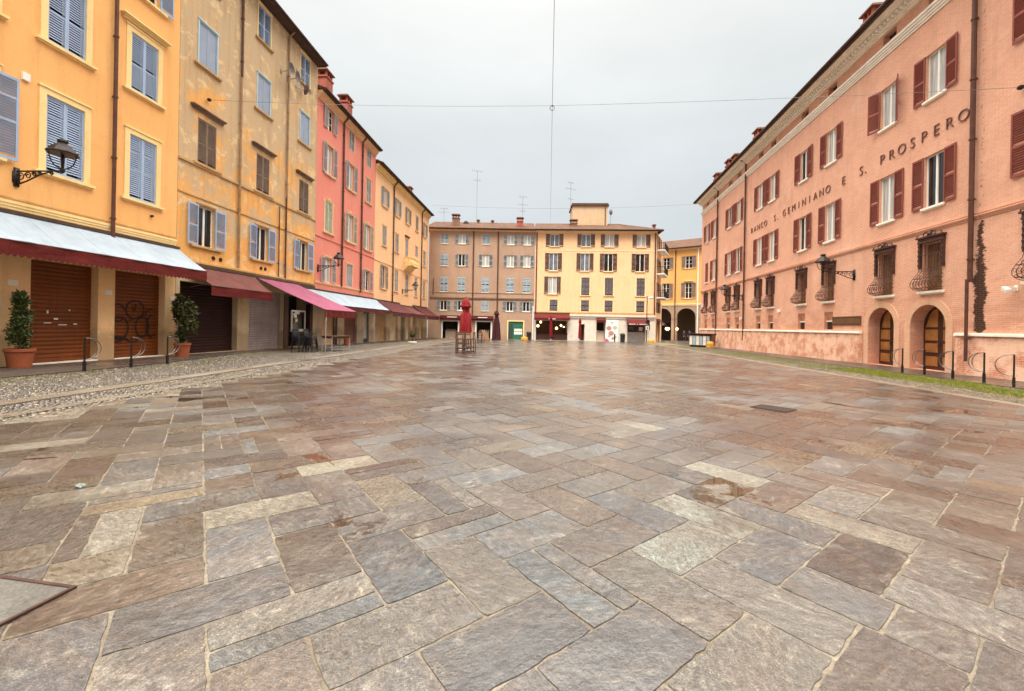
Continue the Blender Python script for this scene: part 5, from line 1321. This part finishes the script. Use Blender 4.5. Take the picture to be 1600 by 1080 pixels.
def umbrella(X, Y, H, zb, rb, rt, label, mat, rz=0., base=True):
    o = empty('closed_umbrella', (X, Y, gz(Y)), rz, label, 'parasol', None)
    m = MB(); m.tube([(0, 0, 0), (0, 0, H)], .03, 8); m.build('pole', M['wood'], o)
    if base: m = MB(); m.box(-.38, .38, -.38, .38, .0, .09); m.lathe([(.09, .09), (.06, .3)], 10); m.build('base', M['metal'], o)
    m = MB(); k = 48; prof = [(H+.02, .02), (H-.03, .12*rt), (H-.12, .22*rt), (H-.3, .30*rt), (H-.46, .36*rt), (H-.52, .40*rt), (H-.56, .28*rt), (H-.66, .23*rt), (H-.9, .27*rt), (H*.55+zb*.45, .5*(rb+.27*rt)), (zb+.25, rb*.92), (zb, rb)]
    prof = [prof[0]]+[p for p in prof[1:]]
    n0 = len(m.v)
    for i, (z, r) in enumerate(prof):
        for j in range(k):
            a = 2*PI*j/k; f = 1+(.16 if i > 1 else .03)*math.cos(8*a+.4*math.sin(i))+.07*math.cos(3*a+i*.8)+.04*math.sin(5*a-i)
            m.v.append((r*f*math.cos(a), r*f*math.sin(a), z+(.05*math.cos(8*a) if i == len(prof)-1 else 0)))
    for i in range(len(prof)-1):
        for j in range(k): m.f.append((n0+i*k+j, n0+i*k+(j+1) % k, n0+(i+1)*k+(j+1) % k, n0+(i+1)*k+j)); m.m.append(0)
    m.build('canopy', mat, o, smooth=True)
    m = MB(); m.lathe([(.0, H+.12), (.03, H+.08), (.03, H+.0)], 8); m.build('finial', M['wood'], o)
umbrella(-2.85, 25.6, 3.25, 1.15, .34, .78, 'tall closed scarlet parasol behind the wooden stools', M['c_umb'])
umbrella(-2.05, 55., 3.9, .05, .55, .85, 'closed dark wine parasol before the brick house', M['c_umbd'])
umbrella(5.35, 57.1, 3.5, .5, .2, .5, 'closed red parasol in front of the lit shop window', M['c_umb'], base=True)
umbrella(9.35, 57.2, 3.1, .4, .2, .52, 'closed red parasol beside the narrow dark doorway of the corner house', M['c_umb'])

def stool(X, Y, rz, label, src=None):
    z = gz(Y)
    if src: o = copy_tree(src); o.location = (X, Y, z); o.rotation_euler = (0, 0, rz); o['label'] = label; return o
    o = empty('bar_stool', (X, Y, z), rz, label, 'bar stool', 'wooden bar stools left outdoors'); w = .2
    m = MB(); m.box(-w, w, -.2, .2, .78, .82)
    for k in range(5): m.box(-w+.01, w-.01, -.19+k*.077, -.19+k*.077+.06, .82, .835)
    m.build('seat', M['wood'], o)
    for sx in (-1, 1):
        m = MB(); m.bar((sx*(w-.015), -.235, 0), (sx*(w-.02), -.19, 1.2), .04, .045); m.build('leg', M['wood'], o)
        m = MB(); m.bar((sx*(w-.015), .24, 0), (sx*(w-.03), .19, .8), .04, .045); m.build('leg', M['wood'], o)
    m = MB()
    for zz, h in ((1.12, .08), (1.03, .06)): m.box(-w+.02, w-.02, -.21, -.185, zz, zz+h)
    m.build('backrest', M['wood'], o)
    m = MB()
    for zz in (.08, .55): m.bar((-w+.02, -.225, zz), (w-.02, -.225, zz), .025, .045)
    m.bar((-w+.02, .23, .25), (w-.02, .23, .25), .03, .05)
    for sx in (-1, 1): m.bar((sx*(w-.018), -.22, .32), (sx*(w-.018), .22, .32), .025, .045); m.bar((sx*(w-.018), -.22, .08), (sx*(w-.018), .23, .08), .025, .045)
    m.build('stretcher', M['wood'], o)
    return o
s0 = stool(-2.92, 23.25, rad(2), 'wooden bar stool at the front left under the scarlet parasol')
stool(-2.47, 23.3, rad(-2), 'wooden bar stool at the front right under the scarlet parasol', s0)
stool(-2.35, 24.0, rad(80), 'wooden bar stool turned sideways behind the front two', s0)
stool(-2.95, 24.2, rad(182), 'wooden bar stool half hidden at the back left of the stool group', s0)
stool(-3.15, 40.8, rad(10), 'wooden bar stool standing alone beside the leaning table', s0)
def leaning():
    o = empty('folded_table', (-2.75, 41.2, gz(41.2)), rad(-14), 'folded wooden table leaning at a slant behind the stools', 'table')
    m = MB(); a, c = Vector((.38, -.2, .02)), Vector((-.36, .25, 1.28))
    for k in range(6): q = Vector((.03, .10, 0))*k*1.0; m.bar(a+q*1.1, c+q*1.1, .10, .03, up=(.8, -.2, .5))
    m.bar(a+Vector((-.2, .1, .3)), a+Vector((.1, .65, .3)), .05, .05); m.build('tabletop', M['woodl'], o)
    for k in (0, 1):
        m = MB(); m.bar((-.3+.1*k, .3+.3*k, 0), (-.25+.1*k, .25+.3*k, .95), .05, .05); m.build('leg', M['wood'], o)
leaning()
m = MB(); m.box(-.6, .6, -.5, .5, 0, .05); m.box(-.15, .95, .3, 1.1, .0, .06); tag(m.build('flat_cardboard', M['concr'], None, (-1.3, 46.5, gz(46.5)-.0)), 'pale flattened cardboard sheets lying near the dark parasol', 'cardboard')

def chair(X, Y, z, rz, label, src=None):
    if src: o = copy_tree(src); o.location = (X, Y, z); o.rotation_euler = (0, 0, rz); o['label'] = label; return o
    o = empty('stacked_chair', (X, Y, z), rz, label, 'chair', 'dark chairs stacked under the pink awning')
    m = MB(); m.box(-.22, .22, -.22, .22, .43, .46); m.build('seat', M['bin'], o)
    m = MB()
    m.bar((0, .215, .5), (0, .29, .86), .40, .02)
    m.bar((-.23, .29, .86), (.23, .29, .86), .05, .03); m.bar((-.23, .215, .5), (.23, .215, .5), .04, .03); m.build('backrest', M['bin'], o)
    for sx in (-1, 1):
        for sy in (-1, 1): m = MB(); m.bar((sx*.24, sy*.26, 0), (sx*.2, sy*.2, .45), .035, .035); m.build('leg', M['bin'], o)
        m = MB(); m.tube([(sx*.22, -.18, .45), (sx*.25, -.16, .66), (sx*.25, .2, .68)], .018, 6); m.build('armrest', M['bin'], o)
    return o
ch = None; nm = ('bottom', 'second', 'middle', 'fourth', 'topmost')
for j, (X, Y, side) in enumerate(((-11.2, 21.9, 'left'), (-10.68, 22.05, 'right'))):
    for k in range(5):
        lab = '%s dark chair in the %s stack under the pink awning' % (nm[k], side)
        c = chair(X+.02*k, Y-.03*k, gz(Y)+.085*k, rad(70+j*14), lab, ch); ch = ch or c
def table():
    o = empty('bar_table', (-10.0, 23.7, gz(23.7)), rad(70), 'plain narrow dark table standing beside the stacked chairs', 'table')
    m = MB(); m.box(-.75, .75, -.4, .4, .80, .85); m.box(-.68, .68, -.34, .34, .72, .80); m.build('tabletop', M['wood'], o)
    for sx in (-1, 1):
        for sy in (-1, 1): m = MB(); m.box(sx*.68-.025, sx*.68+.025, sy*.34-.025, sy*.34+.025, 0, .8); m.build('leg', M['metal'], o)
    m = MB(); m.box(-.66, .66, -.36, -.32, .08, .12); m.box(-.66, .66, .32, .36, .08, .12); m.build('stretcher', M['metal'], o)
table()

# lit globes in the shop, lamps in the arcade
def pend(name, X, Y, z, r, ztop, mat, label, cat, group, oval=1.):
    o = empty(name, (X, Y, z), 0, label, cat, group)
    m = MB(); m.lathe([(max(.004, r*oval*math.sin(PI*k/10)), -r*math.cos(PI*k/10)) for k in range(11)], 16); m.build('shade', mat, o, smooth=True)
    m = MB(); m.tube([(0, 0, r), (0, 0, ztop-z)], .012, 5); m.lathe([(.05, r), (.05, r+.05)], 8); m.build('cord', M['iron'], o)
for X, z, r, lab in ((4.15, 2.1, .16, 'highest left'), (3.75, 1.55, .18, 'leftmost'), (7.1, 1.65, .14, 'second from right'), (6.45, 1.25, .18, 'largest and lowest'), (7.5, 1.45, .10, 'smallest and rightmost')):
    pend('globe_lamp', X, 60.3, z, r, 2.5, M['globe'], '%s glowing globe lamp in the lit shop window' % lab, 'lamp', 'globe lamps in the shop window')
pend('arcade_lamp', 28.1, 75.2, 1.45, .27, 5.4, M['glow'], 'glowing oval lamp hanging in the left arch down the lane', 'lamp', 'lamps in the arcade', 1.5)
pend('arcade_lamp', 29.6, 74.6, 1.45, .24, 5.4, M['glow'], 'glowing lamp hanging at the pillar between the two arches down the lane', 'lamp', 'lamps in the arcade', .8)

# food poster, sign post, bins, bollards, kiosk
X, Y = world(FY, 10.9, .28); o = empty('food_poster', (X, Y, -.47), rotz(FY), 'tall white poster board with round food pictures between two shop openings', 'poster')
m = MB(); m.box(-.88, .88, 0, .08, 0, 3.0); m.build('board', M['whitep'], o)
for k, (cx, cz, r, mt) in enumerate(((-.4, 1.85, .36, 'foodr'), (.42, 1.95, .30, 'foodg'), (-.1, 1.15, .38, 'foodr'), (-.35, .75, .22, 'foodg'), (.45, .65, .24, 'foodg'), (.15, .45, .2, 'foodr'), (.0, 2.65, .18, 'foodg'))):
    m = MB(); m.lathe([(r, 0), (r*.96, .008)], 20); m.lathe([(r*.75, .008), (r*.2, .016)], 12); m.v = [(a+cx, -c, b_*.9+cz) for a, b_, c in m.v]; m.build('picture', M[mt], o)
m = MB(); m.prism([(-.88, 0), (-.35, 0), (-.45, .25), (-.7, .4), (-.88, .45)], -.006, 0); m.build('corner_print', M['pinkp'], o)
m = MB()
for k in range(6): m.box(-.5+k*.17, -.38+k*.17, -.006, 0, 2.34, 2.40)
m.build('lettering', M['foodg'], o)
o = empty('sign_post', (18.0, 55.6, gz(55.6)), rad(10), 'slim dark post with a round sign and two small plates at the corner house', 'sign')
m = MB(); m.tube([(0, 0, 0), (0, 0, 6.2)], .06, 8); m.build('post', M['iron'], o); m = MB(); m.lathe([(.3, -.01), (.3, .01)], 20); m.v = [(a+.12, -c-.08, b_+2.75) for a, b_, c in m.v]; m.build('round_sign', M['iron'], o)
m = MB(); m.box(-.16, .22, -.09, -.07, 1.75, 2.2); m.build('plate', M['paper'], o); m = MB(); m.box(-.05, .1, -.1, -.09, 1.82, 2.12); m.build('symbol', M['iron'], o); m = MB(); m.box(.3, .42, -.09, -.07, 1.7, 2.5); m.build('plate', M['iron'], o)
m = MB(); m.lathe([(.36, 6.0), (.30, 5.85), (.05, 6.2)], 12, (.5, -.2, 0)); m.tube([(0, 0, 5.95), (.5, -.2, 6.1)], .03, 6); m.build('lamp_head', M['whitep'], o)
def bin_(X, Y, label):
    o = empty('litter_bin', (X, Y, gz(Y)), 0, label, 'bin'); m = MB(); m.lathe([(.30, 0), (.34, .95)], 16); m.build('body', M['bin'], o); m = MB(); m.lathe([(.36, .95), (.36, 1.02), (.22, 1.18), (.05, 1.2)], 16); m.box(-.2, .2, -.37, -.3, .7, .85); m.build('lid', M['iron'], o)
bin_(15.15, 56.9, 'round black litter bin beside the grey counter shutter of the corner house'); bin_(2.35, 57.6, 'dark litter bin left of the lit shop window, beside the white downpipe')
m = MB(); m.lathe([(.09, 0), (.09, .95), (.11, .97), (.08, 1.08), (0, 1.12)], 12); tag(m.build('bollard', M['iron'], None, (14.1, 57., gz(57))), 'thin dark bollard left of the round black bin', 'bollard')
def dome(X, Y, label, r=.36, h=.62):
    m = MB(); m.lathe([(r*1.05, 0), (r*1.05, .12), (r, .14), (r*.98, h*.6), (r*.8, h*.85), (r*.45, h*.97), (.02, h)], 18); tag(m.build('bumper_stone', M['yel'], None, (X, Y, gz(Y)), smooth=False), label, 'bumper', 'yellow concrete bumpers')
dome(19.05, 39.9, 'yellow concrete bumper in front of the kiosk cart'); dome(17.95, 53.6, 'yellow concrete bumper at the foot of the corner sign post', .42, .5); dome(1.75, 57.4, 'yellow concrete bumper between the green shop and the bin', .5, .5)
o = empty('market_cart', (18.15, 42.6, gz(42.)), math.atan2(-1.5, 1.35), 'low brown market cart with pale upright panels by the far end of the bank', 'market cart')
m = MB(); m.box(0, 2.2, .0, 1., .12, 1.25); m.build('body', M['wood'], o); m = MB(); m.box(-.1, 2.3, -.15, 1.1, 1.25, 1.36); m.box(-.05, 2.25, -.08, 1.05, 1.2, 1.25); m.build('top', M['r_dk'], o)
for k in range(6): m = MB(); m.box(.08+k*.34, .08+k*.34+.28, -.06, 0, .2, 1.12); m.build('panel', M['bluep' if k % 2 else 'panel'], o)
m = MB(); m.box(2.2, 2.25, .05, .95, .15, 1.2); m.build('side_board', M['woodl'], o); m = MB(); m.box(.1, 2.1, .1, .9, .0, .12); m.build('plinth', M['dark'], o)

# iron covers set in the paving
ax = math.atan2(DA[1], DA[0])
def cover(name, X, Y, rz, w, d, label, mt, frame=.035):
    sl = -.0105; o = empty(name, (X, Y, gz(Y)), rz, label, 'cover'); m = MB()
    def tilt(m): m.v = [(a, c, z_+sl*(a*math.sin(rz)+c*math.cos(rz))) for a, c, z_ in m.v]
    for q in ((-w, w, -d, -d+frame), (-w, w, d-frame, d), (-w, -w+frame, -d+frame, d-frame), (w-frame, w, -d+frame, d-frame)): m.box(q[0], q[1], q[2], q[3], -.02, .012)
    tilt(m); m.build('frame', M['rust'], o); m = MB(); m.box(-w+frame, w-frame, -d+frame, d-frame, -.02, .007); tilt(m); m.build('plate', M[mt], o)
    return o
cover('access_cover', -2.81, 1.80, rad(-9), .55, .42, 'stone filled access cover in a rusty steel frame at the lower left corner', 'fill', .018)
cover('drain_cover', 4.85, 7.68, ax, .24, .30, 'dark iron drain cover set in the paving towards the right', 'iron', .03)
m = MB()
for k in range(14):
    a = 2*PI*k/14; m.v.append((.04*math.cos(a)*(1+.2*math.sin(3*a)), .026*math.sin(a)*(1+.2*math.cos(2*a)), .012+.012*math.sin(2*a)))
m.v.append((0, 0, .035))
for k in range(14): m.f.append((k, (k+1) % 14, 14)); m.m.append(k % 2)
tag(m.build('crushed_wrapper', [M['litter'], M['greend']], None, (-3.53, 3.42, gz(3.42)+.004)), 'crushed green and white wrapper lying on the paving at left', 'litter')

# people in the lane
def person(X, Y, rz, lab, stride, coat, leg):
    V, Rd, Ed = [], [], []
    def p(x_, y_, z_, r, par=None, r2=None):
        V.append((x_, y_, z_)); Rd.append((r, r2 or r)); i = len(V)-1
        if par is not None: Ed.append((par, i))
        return i
    pel = p(0, 0, .95, .16, None, .12); wa = p(0, 0, 1.12, .15, pel, .11); chs = p(0, 0, 1.34, .18, wa, .12); nk = p(0, 0, 1.50, .07, chs); hd = p(0, -.015, 1.60, .085, nk, .095); p(0, -.01, 1.73, .08, hd, .09)
    for sd in (-1, 1):
        hp = p(sd*.10, 0, .88, .10, pel); kn = p(sd*.11, -.12*sd*stride-.03, .48, .065, hp); an = p(sd*.11, .02-.30*sd*stride*.8+.05, .09, .045, kn); p(sd*.12, .02-.30*sd*stride*.8-.10, .04, .04, an)
        sh = p(sd*.20, 0, 1.42, .07, chs); el = p(sd*.25, .08*sd*stride, 1.14, .05, sh); wr_ = p(sd*.26, -.08+.16*sd*stride, .92, .036, el); pm = p(sd*.26, -.12+.18*sd*stride, .86, .04, wr_, .02)
        for f in range(4): k1 = p(sd*.26+(f-1.5)*.018, -.14+.18*sd*stride, .81, .009, pm); p(sd*.26+(f-1.5)*.018, -.13+.18*sd*stride, .765+.006*abs(f-1.5), .008, k1)
        k1 = p(sd*.235, -.16+.18*sd*stride, .86, .01, pm); p(sd*.235, -.175+.18*sd*stride, .825, .009, k1)
    me = bpy.data.meshes.new('person'); me.from_pydata(V, Ed, []); o = bpy.data.objects.new('person', me); COL.objects.link(o)
    md = o.modifiers.new('skin', 'SKIN'); md.use_smooth_shade = True
    for i, sv in enumerate(me.skin_vertices[0].data): sv.radius = Rd[i]; sv.use_root = (i == 0)
    ss = o.modifiers.new('sub', 'SUBSURF'); ss.levels = 1; ss.render_levels = 1
    me2 = bpy.data.meshes.new_from_object(o.evaluated_get(bpy.context.evaluated_depsgraph_get()))
    o.modifiers.clear(); o.data = me2
    me2.materials.clear()
    for mm in (M['skin'], coat, leg): me2.materials.append(mm)
    for f in me2.polygons:
        c = f.center
        f.material_index = 0 if (c.z > 1.53 or (abs(c.x) > .2 and c.z < .93)) else (1 if c.z > .86 else 2)
    o.location = (X, Y, gz(Y)); o.rotation_euler = (0, 0, rz); tag(o, lab, 'person')
    m = MB(); m.lathe([(.092, 1.62), (.103, 1.68), (.10, 1.75), (.07, 1.80), (.01, 1.82)], 12, (0, .012, 0)); m.build('hair', M['cloth'], o, smooth=True)
    m = MB(); m.bar((0, -.105, 1.655), (0, -.128, 1.63), .022, .03)
    m.build('nose', M['skin'], o)
person(27.3, 66.0, rad(20), 'person in a dark coat walking at the arch, the left one of the pair', .7, M['cloth'], M['cloth'])
person(28.3, 66.3, rad(-25), 'person in a dark blue jacket walking at the arch, the right one of the pair', -.6, M['navy'], M['cloth'])

# ------------------------------------------------------------------ light, sky, camera
w = bpy.data.worlds.new('World'); S.world = w; w.use_nodes = True; nt = w.node_tree; nt.nodes.clear()
def N(t, **k):
    n = nt.nodes.new(t)
    for a, v in k.items(): setattr(n, a, v)
    return n
EL, AZ = rad(66), rad(195)
sky = N('ShaderNodeTexSky', sky_type='NISHITA'); sky.sun_disc = False; sky.sun_elevation = EL; sky.sun_rotation = AZ; sky.air_density = 1.; sky.dust_density = 4.; sky.ozone_density = 1.
tc = N('ShaderNodeTexCoord'); sp = N('ShaderNodeSeparateXYZ'); nt.links.new(tc.outputs['Generated'], sp.inputs[0])
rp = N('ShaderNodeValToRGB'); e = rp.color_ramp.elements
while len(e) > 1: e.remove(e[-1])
SKY = [(0., (2.35, 2.49, 2.6)), (.22, (2.6, 2.78, 2.87)), (.42, (3.03, 3.19, 3.22)), (.60, (3.8, 3.84, 3.74)), (.64, (4.25, 4.25, 4.1)), (.70, (20, 19.6, 18.4)), (.80, (31, 30.3, 28.5)), (1., (29, 28.4, 26.8))]  # steep bright band above the view, added to light the walls
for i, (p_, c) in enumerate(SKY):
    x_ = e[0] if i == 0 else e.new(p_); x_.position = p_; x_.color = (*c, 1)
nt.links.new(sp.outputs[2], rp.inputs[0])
nz = N('ShaderNodeTexNoise'); nz.inputs['Scale'].default_value = 2.2; nz.inputs['Detail'].default_value = 5; mp = N('ShaderNodeMapping'); mp.inputs['Scale'].default_value = (1, 1, 2.5)
nt.links.new(tc.outputs['Generated'], mp.inputs[0]); nt.links.new(mp.outputs[0], nz.inputs['Vector'])
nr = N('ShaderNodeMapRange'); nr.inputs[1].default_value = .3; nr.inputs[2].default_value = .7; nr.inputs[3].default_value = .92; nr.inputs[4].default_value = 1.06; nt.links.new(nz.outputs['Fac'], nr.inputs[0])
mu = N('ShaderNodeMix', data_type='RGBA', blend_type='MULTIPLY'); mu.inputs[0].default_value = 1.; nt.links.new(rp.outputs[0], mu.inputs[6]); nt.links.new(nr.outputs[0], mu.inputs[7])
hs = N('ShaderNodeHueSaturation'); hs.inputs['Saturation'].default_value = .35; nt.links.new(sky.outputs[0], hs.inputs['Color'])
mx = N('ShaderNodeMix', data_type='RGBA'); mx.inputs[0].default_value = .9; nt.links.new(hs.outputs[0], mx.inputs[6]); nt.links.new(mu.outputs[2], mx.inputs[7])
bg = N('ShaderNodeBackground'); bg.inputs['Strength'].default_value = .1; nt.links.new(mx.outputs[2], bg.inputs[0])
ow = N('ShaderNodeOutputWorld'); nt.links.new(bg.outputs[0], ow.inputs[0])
sl = bpy.data.lights.new('sun', 'SUN'); sl.energy = 1.5; sl.angle = rad(22); sl.color = (1., .95, .86); so = bpy.data.objects.new('sun', sl); COL.objects.link(so)
dv = Vector((math.sin(AZ)*math.cos(EL), math.cos(AZ)*math.cos(EL), math.sin(EL))); so.rotation_euler = dv.to_track_quat('Z', 'Y').to_euler(); so.location = (0, -10, 40)

cam = bpy.data.cameras.new('camera'); cam.sensor_fit = 'HORIZONTAL'; cam.sensor_width = 36.; cam.lens = 650/1600*36; cam.shift_y = -31/1600; cam.clip_start = .05; cam.clip_end = 600
co = bpy.data.objects.new('camera', cam); COL.objects.link(co); co.location = (0, 0, 1.5); co.rotation_euler = (rad(90), -rad(1.05), 0); S.camera = co
S.view_settings.view_transform = 'Standard'; S.view_settings.look = 'None'; S.view_settings.exposure = 1.4; S.view_settings.gamma = 1.
S.cycles.max_bounces = 6
